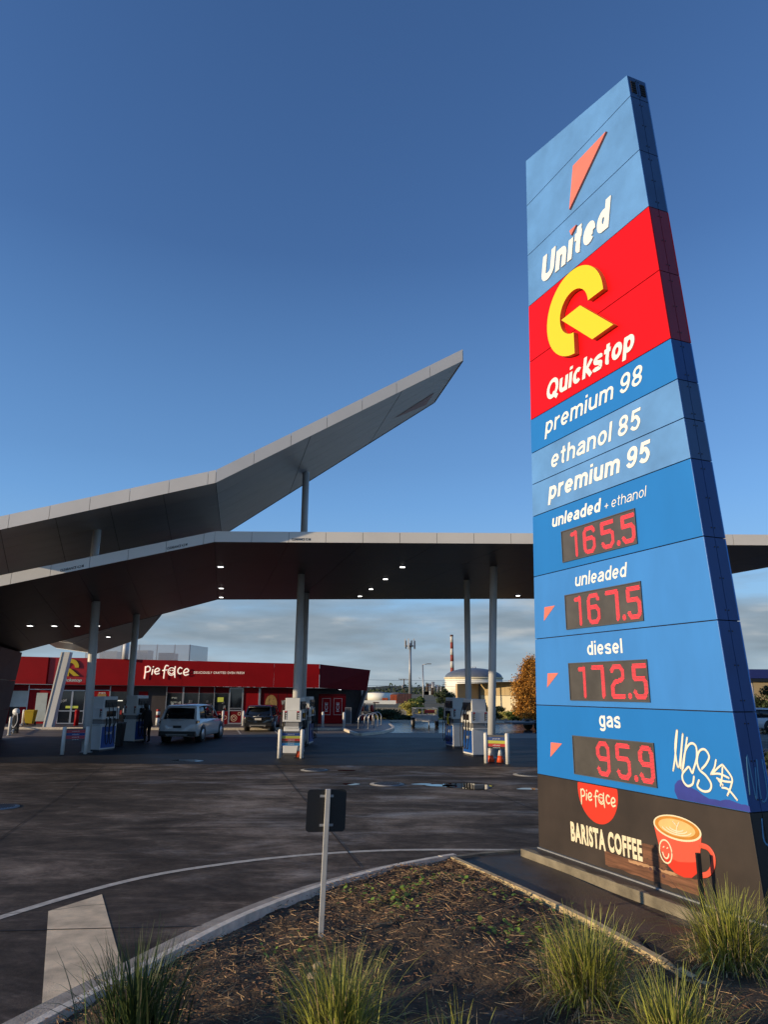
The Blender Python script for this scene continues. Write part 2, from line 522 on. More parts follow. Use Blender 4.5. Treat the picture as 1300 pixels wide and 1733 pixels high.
def text_part(name, body, m, parent, x0, x1, z0, z1, y, bold=0.0, shear=0.0, depth=0.004, spacing=1.0, res=5, rot=None):
    """flat lettering facing -Y whose ink fills the box x0..x1, z0..z1"""
    cu = bpy.data.curves.new('txt', 'FONT')
    cu.body = body; cu.size = 1.0; cu.offset = bold; cu.shear = shear
    cu.space_character = spacing; cu.resolution_u = res
    cu.extrude = 0.5
    ob = bpy.data.objects.new('txt', cu)
    COL.objects.link(ob)
    dg = bpy.context.evaluated_depsgraph_get()
    me = bpy.data.meshes.new_from_object(ob.evaluated_get(dg))
    bpy.data.objects.remove(ob)
    bpy.data.curves.remove(cu)
    n = len(me.vertices)
    co = np.empty(n * 3, dtype=np.float64)
    me.vertices.foreach_get('co', co)
    co = co.reshape(-1, 3)
    lo = co.min(0); hi = co.max(0)
    X = x0 + (co[:, 0] - lo[0]) / (hi[0] - lo[0]) * (x1 - x0)
    Z = z0 + (co[:, 1] - lo[1]) / (hi[1] - lo[1]) * (z1 - z0)
    Y = y - depth * (co[:, 2] - lo[2]) / (hi[2] - lo[2])
    if rot:
        cx, cz, an = rot
        dx, dz = X - cx, Z - cz
        X = cx + dx * math.cos(an) - dz * math.sin(an); Z = cz + dx * math.sin(an) + dz * math.cos(an)
    co = np.stack([X, Y, Z], 1).reshape(-1)
    me.vertices.foreach_set('co', co)
    me.materials.clear()
    me.materials.append(m)
    me.name = name
    me.update()
    o = bpy.data.objects.new(name, me)
    COL.objects.link(o)
    o.parent = parent
    return o

def arc(cx, cy, rx, ry, a0, a1, n=14):
    return [(cx + rx * math.cos(math.radians(a0 + (a1 - a0) * i / n)), cy + ry * math.sin(math.radians(a0 + (a1 - a0) * i / n))) for i in range(n + 1)]
def glyph(ch, w):
    """centre lines of a grotesque letter: cap height 1, x-height X; returns (width, strokes)"""
    h = w / 2; X = .735; W = .56 + w * .25
    if ch == ' ': return .30, []
    rx, ry = W / 2 - h, X / 2 - h
    bowl = arc(W / 2, X / 2, rx, ry, 0, 360, 28)
    if ch == 'o': return W, [bowl]
    if ch == 'd': return W, [bowl, [(W - h, 0), (W - h, 1)]]
    if ch == 'p': return W, [bowl, [(h, -.27), (h, X)]]
    if ch == 'g': return W, [bowl, [(W - h, X), (W - h, -.05)] + arc(W / 2, -.05, rx, .22 - h, 0, -160, 10)]
    if ch == 'c': return W * .96, [arc(W / 2, X / 2, rx, ry, 48, 312, 22)]
    if ch == 'e': return W, [arc(W / 2, X / 2, rx, ry, 0, 318, 24), [(h * 1.1, X / 2 - .01), (W - h * .9, X / 2 - .01)]]
    if ch == 'n' or ch == 'h':
        return W, [[(h, 0), (h, X if ch == 'n' else 1)], arc(W / 2, X - h - rx, rx, rx, 165, 0, 14) + [(W - h, 0)]]
    if ch == 'u': return W, [[(W - h, 0), (W - h, X)], [(h, X)] + arc(W / 2, h + rx, rx, rx, 180, 345, 14)]
    if ch == 'm':
        V_ = W * 1.55; r = (V_ / 2 - h) / 2
        return V_, [[(h, 0), (h, X)], arc(h + r, X - h - r * 1.05, r, r * 1.05, 165, 0, 12) + [(V_ / 2, 0)], arc(V_ / 2 + r, X - h - r * 1.05, r, r * 1.05, 165, 0, 12) + [(V_ - h, 0)]]
    if ch in 'il1'[:2]:
        return w, [[(h, 0), (h, X if ch == 'i' else 1)]] + ([[(h, .86), (h, 1)]] if ch == 'i' else [])
    if ch == 'j': return w, [[(h, 0), (h, X)]]      # dotless i
    if ch == 't': return .34 + w * .3, [[(.15 + h * .6, .95), (.15 + h * .6, h + .10)] + arc(.15 + h * .6 + .11, h + .10, .11, .10, 180, 280, 8), [(0, X - h * .8), (.34 + w * .2, X - h * .8)]]
    if ch == 'r': return .36 + w * .2, [[(h, 0), (h, X)], arc(.36 + w * .1, X - h - .20, .36 + w * .1 - h, .20, 165, 88, 10)]
    if ch == 's':
        q_ = [(W * .92 - h, X * .73), (W * .72, X - h * 1.05), (W * .45, X - h), (h * 1.05, X * .77), (h * 1.2, X * .62), (W * .45, X * .52), (W * .78, X * .42), (W * .93 - h, X * .27), (W * .78, h * 1.1), (W * .45, h), (W * .2, h * 1.2), (h * .8, X * .26)]
        return W * .95, [smooth_line(q_, 4)]
    if ch == 'k': return W * .98, [[(h, 0), (h, 1)], [(h, X * .36), (W * .90, X)], [(W * .38, X * .56), (W * .95, 0)]]
    if ch == 'a':
        return W, [arc(W / 2 + .01, X - h - .17, rx - .01, .17, 160, 0, 12) + [(W - h, .0)], smooth_line([(W - h, X * .60), (W * .5, X * .55), (h * 1.05, X * .36), (h * 1.15, h + .06), (W * .42, h), (W * .78, h + .06), (W - h, X * .36)], 4)]
    if ch == 'U':
        V_ = .74 + w * .2
        return V_, [[(h, 1), (h, .34)] + arc(V_ / 2, .34, V_ / 2 - h, .34 - h, 180, 360, 18) + [(V_ - h, 1)]]
    if ch == 'Q':
        V_ = .84 + w * .2
        return V_, [arc(V_ / 2, .5, V_ / 2 - h, .5 - h, 0, 360, 30), [(V_ * .55, .26), (V_ * .98, -.04)]]
    if ch == '8': return W, [arc(W / 2, .75 - h * .5, W / 2 - h * 1.3, .25 - h * .5, 0, 360, 24), arc(W / 2, .27, W / 2 - h, .27 - h, 0, 360, 24)]
    if ch == '9': return W, [arc(W / 2, .67, W / 2 - h, .33 - h, 0, 360, 26), [(W - h, .67), (W - h, .5)] + arc(W / 2 - .02, .42, W / 2 - h + .02, .42 - h, 0, -150, 14)]
    if ch == '5': return W, [[(W * .16, 1 - h), (W * .93, 1 - h)], [(W * .16 + h * .6, 1), (W * .10 + h * .6, .46)], smooth_line([(W * .12 + h * .3, .50), (W * .5, .64), (W - h, .36), (W * .72, h * 1.15), (W * .42, h), (h * 1.1, .20)], 6)]
    if ch == '+': return .5, [[(0, .36), (.5, .36)], [(.25, .11), (.25, .61)]]
    return .3, []
def sign_text(name, body, m, parent, x0, x1, z0, z1, y, w=.17, shear=0.0, depth=0.006, sp=.13):
    """grotesque lettering built stroke by stroke, fitted into x0..x1, z0..z1 and facing -Y"""
    b = MB(); pen = 0.0; k = 0
    for ch in body:
        adv, st = glyph(ch, w)
        for line in st:
            P = [np.array(p, float) for p in line]
            P = [p for i, p in enumerate(P) if i == 0 or np.hypot(*(p - P[i - 1])) > 1e-5]
            closed = np.hypot(*(P[0] - P[-1])) < 1e-4 and len(P) > 4
            n = len(P); L = []; Rr = []
            for i in range(n):
                if closed:
                    a, c = P[i - 1] if i > 0 else P[-2], P[i + 1] if i < n - 1 else P[1]
                else:
                    a, c = P[max(0, i - 1)], P[min(n - 1, i + 1)]
                d = (c - a) / np.hypot(*(c - a)); nn = np.array([-d[1], d[0]]) * w / 2
                L.append(P[i] + nn); Rr.append(P[i] - nn)
            yf = -depth - .0003 * (k % 3); k += 1
            vs = []
            for l, r_ in zip(L, Rr):
                for q_ in (l, r_):
                    vs.append((pen + q_[0] + shear * q_[1], yf, q_[1]))
            for l, r_ in zip(L, Rr):
                for q_ in (l, r_):
                    vs.append((pen + q_[0] + shear * q_[1], 0, q_[1]))
            fs = []; o = 2 * n
            for i in range(n - 1):
                a, c = 2 * i, 2 * i + 2
                fs += [(a, a + 1, c + 1, c), (a, c, o + c, o + a), (a + 1, o + a + 1, o + c + 1, c + 1)]
            if not closed:
                fs += [(0, o, o + 1, 1), (2 * n - 2, 2 * n - 1, o + 2 * n - 1, o + 2 * n - 2)]
            b.add(vs, fs)
        pen += adv + (sp if ch != ' ' else 0)
    A = np.array(b.v); lo = A.min(0); hi = A.max(0)
    b.v = [(x0 + (v[0] - lo[0]) / (hi[0] - lo[0]) * (x1 - x0), y + v[1], z0 + (v[2] - lo[2]) / (hi[2] - lo[2]) * (z1 - z0)) for v in b.v]
    return b.build(name, m, parent)

def smooth_line(p, k=5):
    if len(p) < 3:
        return p
    q = []
    P = [p[0]] + list(p) + [p[-1]]
    for i in range(1, len(P) - 2):
        a, b, c, d = [np.array(P[j], float) for j in (i - 1, i, i + 1, i + 2)]
        for j in range(k):
            t = j / k
            q.append(tuple(0.5 * ((2 * b) + (-a + c) * t + (2 * a - 5 * b + 4 * c - d) * t * t + (-a + 3 * b - 3 * c + d) * t ** 3)))
    q.append(tuple(p[-1]))
    return q
def strokes(name, lines, r, m, parent, y, flat=0.25, smooth=True):
    b = MB()
    for l in lines:
        l = smooth_line(l) if smooth else l
        pts = [(p[0], y, p[1]) for p in l]
        # round ends
        b.ring(pts, [r] * len(pts), 8, True, (1, flat, 1))
        b.sphere(pts[0], r, 8, 4, (1, flat * 1.05, 1))
        b.sphere(pts[-1], r, 8, 4, (1, flat * 1.05, 1))
    return b.build(name, m, parent)

def circle(cx, cz, r, n=40, a0=0, a1=2 * math.pi, rz=None):
    rz = r if rz is None else rz
    return [(cx + r * math.cos(a0 + (a1 - a0) * i / n), cz + rz * math.sin(a0 + (a1 - a0) * i / n)) for i in range(n + (0 if abs(a1 - a0 - 2 * math.pi) < 1e-6 else 1))]

# 'pie face' hand lettering as pen strokes in a unit box about 6.7 wide, 1.9 high
PIE = dict(
    p=[[(0.12, -0.55), (0.16, 0.2), (0.14, 1.15)], [(0.14, 1.0), (0.5, 1.22), (0.85, 0.95), (0.75, 0.5), (0.2, 0.35)]],
    i=[[(1.15, 0.05), (1.2, 0.4), (1.22, 0.75)], [(1.27, 1.13), (1.29, 1.16)]],
    e=[[(1.62, 0.42), (2.05, 0.52), (2.2, 0.75), (1.95, 0.95), (1.62, 0.75), (1.55, 0.35), (1.8, 0.08), (2.2, 0.2)]],
    f=[[(2.92, -0.5), (2.95, 0.3), (2.98, 0.95), (3.15, 1.35), (3.45, 1.3)], [(2.7, 0.62), (3.3, 0.72)]],
    a=[[(4.5, 1.2), (4.46, 0.6), (4.55, -0.35)]],
    c=[[(5.5, 0.95), (5.2, 1.08), (4.95, 0.75), (4.98, 0.35), (5.25, 0.15), (5.5, 0.25)]],
    e2=[[(5.85, 0.32), (6.35, 0.42), (6.5, 0.7), (6.2, 0.92), (5.88, 0.65), (5.82, 0.25), (6.05, -0.05), (6.5, 0.08)]])
def pie_face(m, parent, x0, z0, w, y, r=None, flat=0.3):
    k = w / 6.6
    r = r or 0.085 * k
    def T(l):
        return [(x0 + p[0] * k, z0 + p[1] * k) for p in l]
    lines = []
    for key, ls in PIE.items():
        lines += [T(l) for l in ls]
    strokes('lettering', lines, r, m, parent, y, flat)
    ring = [(x0 + (4.0 + 0.52 * math.cos(t)) * k, z0 + (0.48 + 0.56 * math.sin(t)) * k) for t in [i * math.pi / 12 for i in range(25)]]
    sm = [(x0 + (4.0 + 0.30 * math.cos(t)) * k, z0 + (0.46 + 0.34 * math.sin(t)) * k) for t in [math.pi * (1.05 + 0.9 * i / 8) for i in range(9)]]
    e1 = T([(3.72, 0.62), (3.8, 0.7), (3.88, 0.62)]); e2 = T([(4.1, 0.62), (4.18, 0.7), (4.27, 0.62)])
    strokes('smiley_mark', [ring, sm, e1, e2], r * 0.72, m, parent, y, flat, smooth=False)

# ------------------------------------------------------------------ setting: ground
g = MB()
g.add([(-3000, -60, 0), (3000, -60, 0), (3000, 62, 0), (-3000, 62, 0)], [(0, 1, 2, 3)])
struct(g.build('ground', M['ground']))
g = MB()
g.add([(-3000, 62, 0), (3000, 62, 0), (3000, 5000, 0), (-3000, 5000, 0)], [(0, 1, 2, 3)])
struct(g.build('land', M['land']))
def sheet(name, pts, z, m):
    return struct(MB().add([(p[0], p[1], z) for p in pts], [tuple(range(len(pts)))]).build(name, m))
# dark asphalt under the canopy, and the wet strip in front of the shop
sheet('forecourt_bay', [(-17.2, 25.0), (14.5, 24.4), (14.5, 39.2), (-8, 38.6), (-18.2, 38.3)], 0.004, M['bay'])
sheet('rear_lane', [(-40, 38.35), (14.5, 39.25), (40, 39.3), (40, 44.2), (-0.3, 43.0), (-1.4, 40.8), (-2.6, 45.5), (-40, 44.4)], 0.004, M['rearroad'])
sheet('wet_road', [(0.1, 43.2), (40, 44.2), (40, 57.6), (0.75, 57.6)], 0.004, M['wetroad'])

def ribbon(name, pts, w, z, m, offs=0.0, lab=None):
    pts = [Vector((p[0], p[1], 0)) for p in smooth_line(pts, 6)]
    b = MB(); vs = []
    for i, p in enumerate(pts):
        d = (pts[min(i + 1, len(pts) - 1)] - pts[max(i - 1, 0)]).normalized()
        nrm = Vector((-d.y, d.x, 0))
        a = p + nrm * (offs + w / 2); c = p + nrm * (offs - w / 2)
        vs += [(a.x, a.y, z), (c.x, c.y, z)]
    b.add(vs, [(2 * i, 2 * i + 1, 2 * i + 3, 2 * i + 2) for i in range(len(pts) - 1)])
    return struct(b.build(name, m))
line = [(-4.6, 7.2), (-4.04, 8.41), (-3.73, 8.95), (-3.47, 9.75), (-2.99, 10.5), (-2.25, 11.05), (-1.41, 11.51), (-0.49, 11.85), (0.49, 12.03), (2.14, 12.07)]
line = [(-4.9, 6.6), (-4.55, 7.5), (-4.10, 8.55), (-3.55, 9.65), (-2.99, 10.42), (-2.25, 11.02), (-1.41, 11.51), (-0.49, 11.85), (0.49, 12.03), (2.14, 12.07)]
ribbon('edge_line_marking', line, 0.12, 0.004, M['linewhite'])
sheet('give_way_marking', [(-3.69, 8.77), (-3.36, 9.46), (-2.3, 7.15), (-2.58, 6.2)], 0.004, M['blockpaint'])
for a, b_ in [((-5.6, 9.8), (-8.9, 24.2)), ((-3.55, 25.0), (-0.30, 10.9)), ((1.4, 24.5), (4.6, 9.0)), ((-9.5, 7.55), (-1.72, 8.30)), ((-14, 12.8), (6.5, 14.6)), ((-16, 19.4), (9, 20.2))]:
    dv = (Vector(b_) - Vector(a)); pn = Vector((-dv.y, dv.x)).normalized() * 0.009
    struct(MB().add([(a[0] + pn.x, a[1] + pn.y, 0.0080), (b_[0] + pn.x, b_[1] + pn.y, 0.0080), (b_[0] - pn.x, b_[1] - pn.y, 0.0080), (a[0] - pn.x, a[1] - pn.y, 0.0080)], [(0, 3, 2, 1)]).build('slab_joint', M['gap']))

q = random.Random(15)
M['crack'] = mat('crack_fill', (0.014, 0.012, 0.011), 0.9)
for k, (x, y, a, L) in enumerate([(-5.2, 13.0, .3, 3.2), (1.6, 16.5, -.5, 2.6), (-8.6, 19.0, .9, 2.8), (-2.0, 17.2, 2.2, 1.9), (-4.4, 8.6, .5, 1.4)]):
    pts = [(x, y)]
    for i in range(14):
        a += q.uniform(-.45, .45)
        pts.append((pts[-1][0] + math.cos(a) * L / 14, pts[-1][1] + math.sin(a) * L / 14))
    ribbon('crack', pts, .010, .0045, M['crack'])
# service covers and puddles
def blob(cx, cy, rx, ry, seed, n=36, amp=0.35):
    q = random.Random(seed); ph = [q.uniform(0, 6.28) for _ in range(5)]
    pts = []
    for i in range(n):
        t = 2 * math.pi * i / n
        r = 1 + amp * sum(math.sin((k + 2) * t + ph[k]) / (k + 1.5) for k in range(5)) * 0.5
        pts.append((cx + rx * r * math.cos(t), cy + ry * r * math.sin(t)))
    return pts
for i, (cx, cy, rx, ry) in enumerate([(2.20, 19.65, 0.62, 0.62), (1.50, 19.75, 0.35, 0.22), (-0.82, 19.92, 0.24, 0.20), (1.05, 20.0, 0.25, 0.13), (-6.7, 25.95, 0.52, 0.42), (3.76, 19.2, 0.33, 0.2), (-1.1, 23.2, 0.3, 0.12)]):
    struct(MB().add([(p[0], p[1], 0.009) for p in blob(cx, cy, rx, ry, 40 + i)], [tuple(range(36))]).build('puddle', M['water']))
cov_labels = [("round ribbed metal access cover in the forecourt right of the small black sign", (0.12, 19.96), 0.45),
              ("round metal access cover near the edge of the dark asphalt, behind and left of the small sign", (-2.09, 23.26), 0.42),
              ("round ribbed metal access cover at the far left of the open forecourt", (-7.95, 15.85), 0.42),
              ("pale round access cover beside the blue price sign", (4.35, 22.33), 0.5)]
for lab, (cx, cy), r in cov_labels:
    t = thing('access_cover', lab, 'access cover', (cx, cy, 0.0), 0.2, 'access covers in the forecourt')
    MB().cyl(0, 0, 0.001, 0.014, r, n=36).build('frame_ring', M['grey'], t)
    MB().cyl(0, 0, 0.014, 0.020, r * 0.84, n=36).build('lid', M['galv'], t)
    b = MB()
    for k in range(-7, 8):
        x = k * r * 0.105
        h = math.sqrt(max(0, (r * 0.78) ** 2 - x * x))
        b.box(x - 0.008, x + 0.008, -h, h, 0.020, 0.027)
    b.build('rib', M['gap'], t)

# kerb round the planting bed: gutter tray and kerb top
kerb = [(-3.05, 4.2), (-2.52, 5.72), (-2.12, 6.78), (-1.60, 8.10), (-1.24, 8.80), (-0.72, 9.62), (0.0, 10.45), (0.60, 10.98), (1.05, 11.30)]
def kerb_run(name, pts, prof, m):
    pts = [Vector((p[0], p[1], 0)) for p in smooth_line(pts, 3)]
    b = MB(); vs = []; n = len(prof)
    for i, p in enumerate(pts):
        d = (pts[min(i + 1, len(pts) - 1)] - pts[max(i - 1, 0)]).normalized()
        nr = Vector((-d.y, d.x, 0))
        for (o, z) in prof:
            q = p + nr * o
            vs.append((q.x, q.y, z))
    fs = []
    for i in range(len(pts) - 1):
        for k in range(n - 1):
            fs.append((i * n + k, (i + 1) * n + k, (i + 1) * n + k + 1, i * n + k + 1))
    fs += [tuple(range(n)), tuple((len(pts) - 1) * n + k for k in range(n - 1, -1, -1))]
    b.add(vs, fs)
    return struct(b.build(name, m))
kp = smooth_line(kerb, 6)
acc = [0.0]
for a_, b2 in zip(kp[:-1], kp[1:]):
    acc.append(acc[-1] + math.hypot(b2[0] - a_[0], b2[1] - a_[1]))
def along(sv):
    return (float(np.interp(sv, acc, [p[0] for p in kp])), float(np.interp(sv, acc, [p[1] for p in kp])))
s0 = 0.0; qk = random.Random(4)
while s0 < acc[-1] - .05:
    s1 = min(acc[-1], s0 + 1.35)
    seg = [along(s0 + .004 + (s1 - s0 - .008) * k / 5) for k in range(6)]
    dz = qk.uniform(-.004, .004)
    kerb_run('gutter', seg, [(0.35, -0.05), (0.35, 0.010 + dz), (0.070, 0.018 + dz), (0.070, -0.05)], M['concrete'])
    kerb_run('kerb', seg, [(0.066, -0.05), (0.050, 0.085 + dz), (0.025, 0.098 + dz), (-0.055, 0.098 + dz), (-0.065, -0.05)], M['kerbwhite'])
    s0 = s1
# low mountable kerb from the tip to the sign plinth
kerb_run('kerb', [(1.05, 11.36), (1.5, 11.62), (2.12, 11.86)], [(0.07, -0.05), (0.05, 0.05), (-0.05, 0.05), (-0.07, -0.05)], M['plinth'])
# asphalt path strip between the bed and the sign
sheet('path', [(1.02, 11.3), (2.12, 11.83), (2.2, 11.5), (3.1, 8.4), (4.2, 5.6), (2.9, 5.0), (2.42, 7.5), (2.03, 8.85)], 0.022, M['path'])
kerb_run('path_edging', [(0.99, 11.24), (2.01, 8.80), (2.44, 7.43), (2.95, 5.6)], [(0.035, -0.05), (0.035, 0.085), (-0.035, 0.085), (-0.035, -0.05)], M['edging'])

# planting bed soil, gently domed and rough
def soil_z(x, y):
    return 0.045 + 0.05 * math.sin(x * 1.3 + 0.4) * math.sin(y * 0.9) + 0.02 * math.sin(x * 5 + y * 3) + 0.012 * math.sin(x * 11 - y * 9)
def kerb_x(y):
    ks = [(-3.05, 4.2), (-2.52, 5.72), (-2.12, 6.78), (-1.60, 8.10), (-1.24, 8.80), (-0.72, 9.62), (0.0, 10.45), (0.60, 10.98), (1.05, 11.30)]
    return float(np.interp(y, [k[1] for k in ks], [k[0] for k in ks]))
def path_x(y):
    return float(np.interp(y, [3, 5.6, 7.43, 8.80, 11.24], [3.7, 2.95, 2.44, 2.01, 0.99]))
b = MB(); NU, NV = 90, 130
vs = []
q = random.Random(3)
for j in range(NV + 1):
    y = 3.6 + (11.22 - 3.6) * j / NV
    xl, xr = kerb_x(y) + 0.07, path_x(y) - 0.02
    for i in range(NU + 1):
        x = xl + (xr - xl) * i / NU
        e = min(i, NU - i) / NU
        vs.append((x, y, soil_z(x, y) * min(1, 0.4 + e * 12) + q.uniform(-0.012, 0.018)))
b.add(vs, [(j * (NU + 1) + i, j * (NU + 1) + i + 1, (j + 1) * (NU + 1) + i + 1, (j + 1) * (NU + 1) + i) for j in range(NV) for i in range(NU)], True)
struct(b.build('soil', M['soil']))
# bed continues right of the path, below the price sign
b = MB(); vs = []
for j in range(41):
    for i in range(41):
        x = 2.55 + 6 * i / 40; y = 3.2 + 4.75 * j / 40
        vs.append((x, y, 0.035 + soil_z(x, y) * 0.7 + q.uniform(-0.012, 0.018)))
b.add(vs, [(j * 41 + i, j * 41 + i + 1, (j + 1) * 41 + i + 1, (j + 1) * 41 + i) for j in range(40) for i in range(40)], True)
struct(b.build('soil', M['soil']))

# mulch litter
def litter(name, count, m, lmin, lmax, seed, thick=0.006):
    q = random.Random(seed); b = MB()
    for _ in range(count):
        if q.random() < 0.16:
            x = q.uniform(2.7, 5.0); y = q.uniform(4.2, 7.9)
        else:
            y = q.uniform(4.6, 11.2); x = q.uniform(kerb_x(y) + 0.06, path_x(y) - 0.03)
        # denser heaps in the middle of the bed
        dens = 0.5 + 0.5 * math.sin(x * 2.1 + 1.0) * math.sin(y * 1.5 + 0.6)
        if y > 9.6: dens *= 0.5
        if q.random() > dens + 0.2:
            continue
        L = q.uniform(lmin, lmax) * (1 if q.random() < 0.85 else 1.8); a = q.uniform(0, math.pi) * 0.6 + (0.3 if q.random() < .5 else 2.2)
        z = soil_z(x, y) + q.uniform(0.008, 0.05); til = q.uniform(-0.35, 0.35)
        w = thick * q.uniform(0.6, 1.6)
        dx, dy, dz = math.cos(a) * L / 2, math.sin(a) * L / 2, math.sin(til) * L / 2
        nx, ny = -math.sin(a) * w, math.cos(a) * w
        b.add([(x - dx + nx, y - dy + ny, z - dz), (x - dx - nx, y - dy - ny, z - dz), (x + dx - nx, y + dy - ny, z + dz), (x + dx + nx, y + dy + ny, z + dz),
               (x - dx, y - dy, z - dz + w * 1.3), (x + dx, y + dy, z + dz + w * 1.3)],
              [(0, 3, 5, 4), (1, 4, 5, 2), (0, 1, 2, 3), (0, 4, 1), (3, 2, 5)])
    o = b.build(name, m); o['kind'] = 'stuff'
    return tag(o, {'mulch': 'tan straw and stick mulch strewn over the planting bed', 'bark_mulch': 'reddish brown bark mulch chips over the planting bed', 'leaf_litter': 'short broken leaf litter on the bed soil'}[name], 'mulch')
litter('mulch', 9500, M['twigA'], 0.02, 0.11, 11, 0.0018)
litter('bark_mulch', 8000, M['twigB'], 0.015, 0.06, 12, 0.0032)
litter('leaf_litter', 6000, M['twigB'], 0.006, 0.018, 13, 0.004)
b = MB(); q = random.Random(21)
for cx, cy, k in [(0.35, 9.55, 60), (0.1, 9.0, 50), (-0.25, 9.3, 35), (0.9, 9.9, 25), (1.2, 8.0, 40), (1.5, 7.6, 40), (0.2, 8.7, 30), (1.35, 9.2, 20), (0.55, 10.1, 25), (1.75, 8.9, 20), (-0.9, 7.6, 20)]:
    for _ in range(int(k * 1.1)):
        x = q.gauss(cx, 0.16); y = q.gauss(cy, 0.2); z = soil_z(x, y) + q.uniform(0.01, 0.06)
        r = q.uniform(0.012, 0.030); a = q.uniform(0, 6.28); t = q.uniform(-0.9, 0.9)
        pts = [(x + r * math.cos(a + u) , y + r * math.sin(a + u), z + r * math.sin(u) * t) for u in (0, 1.1, 2.2, 3.14, 4.2, 5.3)]
        b.add(pts, [(0, 1, 2, 3, 4, 5)])
o = b.build('weeds', M['weed']); o['kind'] = 'stuff'; tag(o, 'low bright green weeds sprouting between the mulch', 'weeds')

# ------------------------------------------------------------------ price sign (pylon)
YAW = 0.396545
SG = thing('price_sign', 'towering tapered blue and red fuel price sign with red lit prices', 'price sign', (2.34, 11.56, 0), -(math.pi / 2 - YAW))
TH = 0.35
def eL(z): return 0.51 * (z - 0.15) / 11.57
def eR(z): return 3.935 - 0.83 * (z - 0.15) / 11.05
def topz(s): return 11.72 - (s - 0.51) / 2.59 * 0.52
GAPH = 0.006
zs = [0.15, 1.178, 2.19, 3.19, 4.17, 5.15, 5.685, 6.22, 6.80, 7.83, 8.86, 9.83, 10.81, None]
ms = ['brownpanel', 'blueB', 'blueA', 'blueA', 'blueB', 'blueC', 'blueC', 'blueB', 'signred', 'signred', 'blueC', 'blueC', 'blueC']
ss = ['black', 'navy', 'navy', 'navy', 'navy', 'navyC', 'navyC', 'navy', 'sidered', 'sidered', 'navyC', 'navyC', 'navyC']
# inner steel box
core = MB()
core.hexa([(eL(.15) + .02, .02, .13), (eR(.15) - .02, .02, .13), (eR(.15) - .02, TH - .02, .13), (eL(.15) + .02, TH - .02, .13)],
          [(eL(11.7) + .02, .02, topz(eL(11.7)) - .02), (eR(11.2) - .02, .02, topz(eR(11.2)) - .02), (eR(11.2) - .02, TH - .02, topz(eR(11.2)) - .02), (eL(11.7) + .02, TH - .02, topz(eL(11.7)) - .02)])
core.build('core', M['gap'], SG)
for i in range(13):
    z0 = zs[i] + GAPH
    if zs[i + 1] is not None:
        z1 = zs[i + 1] - GAPH; zl = zr = z1
    else:
        zl, zr = 11.72, 11.20
    l0, r0, l1, r1 = eL(z0), eR(z0), eL(zl), eR(zr)
    p = MB()
    p.hexa([(l0, 0, z0), (r0, 0, z0), (r0, .018, z0), (l0, .018, z0)], [(l1, 0, zl), (r1, 0, zr), (r1, .018, zr), (l1, .018, zl)])
    p.build('face_panel', M[ms[i]], SG, bevel=0.003)
    p = MB()
    p.hexa([(l0, TH - .018, z0), (r0, TH - .018, z0), (r0, TH, z0), (l0, TH, z0)], [(l1, TH - .018, zl), (r1, TH - .018, zr), (r1, TH, zr), (l1, TH, zl)])
    p.build('rear_panel', M[ms[i]], SG)
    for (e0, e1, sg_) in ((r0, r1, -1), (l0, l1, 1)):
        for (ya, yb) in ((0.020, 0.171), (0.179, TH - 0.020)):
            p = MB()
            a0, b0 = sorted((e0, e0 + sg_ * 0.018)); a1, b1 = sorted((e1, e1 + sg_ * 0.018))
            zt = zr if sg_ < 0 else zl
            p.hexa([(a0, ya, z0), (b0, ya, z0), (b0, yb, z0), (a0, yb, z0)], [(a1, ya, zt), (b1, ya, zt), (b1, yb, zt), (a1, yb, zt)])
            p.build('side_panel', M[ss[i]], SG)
# bolts on the narrow right side, vents at the head
b = MB()
for i in range(1, 13):
    za = zs[i]; zb = zs[i + 1] or 11.2
    for t in ([0.12, 0.5, 0.88] if zb - za > .8 else [0.15, 0.85]):
        z = za + (zb - za) * t
        for y in (0.150, 0.200):
            b.box(eR(z) - 0.001, eR(z) + 0.006, y - 0.007, y + 0.007, z - 0.007, z + 0.007)
o = b.build('bolts', M['black'], SG); o['kind'] = 'stuff'
for y0 in (0.05, 0.22):
    b = MB()
    for k in range(5):
        z = 10.90 + k * 0.045
        b.box(eR(z) - 0.002, eR(z) + 0.010, y0, y0 + 0.085, z, z + 0.030)
    b.build('vent', M['gap'], SG)

# lettering and logos
Y0 = -0.001
ap = MB().xz([(2.62, 10.61), (1.82, 10.61), (1.66, 9.91)], -0.035, 0.034)
ap.build('arrow_logo', M['arrow'], SG)
LM = M['letter']
sign_text('lettering', 'Unjted', LM, SG, .82, 2.60, 9.05, 9.515, Y0, w=.25, shear=.24, depth=.018, sp=.10)
MB().xz([(1.80, 9.54), (1.63, 9.54), (1.66, 9.44)], -0.032, 0.03).build('arrow_mark', M['arrow'], SG)
# big yellow emblem
cx, cz = 1.67, 8.085
oc = circle(cx, cz, .69, 44, 0, R(267)); ic = circle(cx, cz, .345, 44, 0, R(265), rz=.345)
b = MB()
n = len(oc)
D0 = -0.085
vs = [(p[0], D0, p[1]) for p in oc] + [(p[0], D0, p[1]) for p in ic] + [(p[0], -0.002, p[1]) for p in oc] + [(p[0], -0.002, p[1]) for p in ic]
fs = []
for i in range(n - 1):
    fs.append((i, n + i, n + i + 1, i + 1))
    fs.append((i, i + 1, 2 * n + i + 1, 2 * n + i))
    fs.append((n + i, 3 * n + i, 3 * n + i + 1, n + i + 1))
fs += [(0, 2 * n, 3 * n, n), (n - 1, 2 * n - 1, 4 * n - 1, 3 * n - 1)]
b.add(vs, fs)
M['emblemside'] = mat('emblem_side', (0.70, 0.34, 0.08), 0.5)
ob = b.build('emblem_arc', [M['yellow'], M['emblemside']], SG)
for i, pl in enumerate(ob.data.polygons):
    nrm = pl.normal
    pl.material_index = 0 if abs(nrm.y) > 0.7 else 1
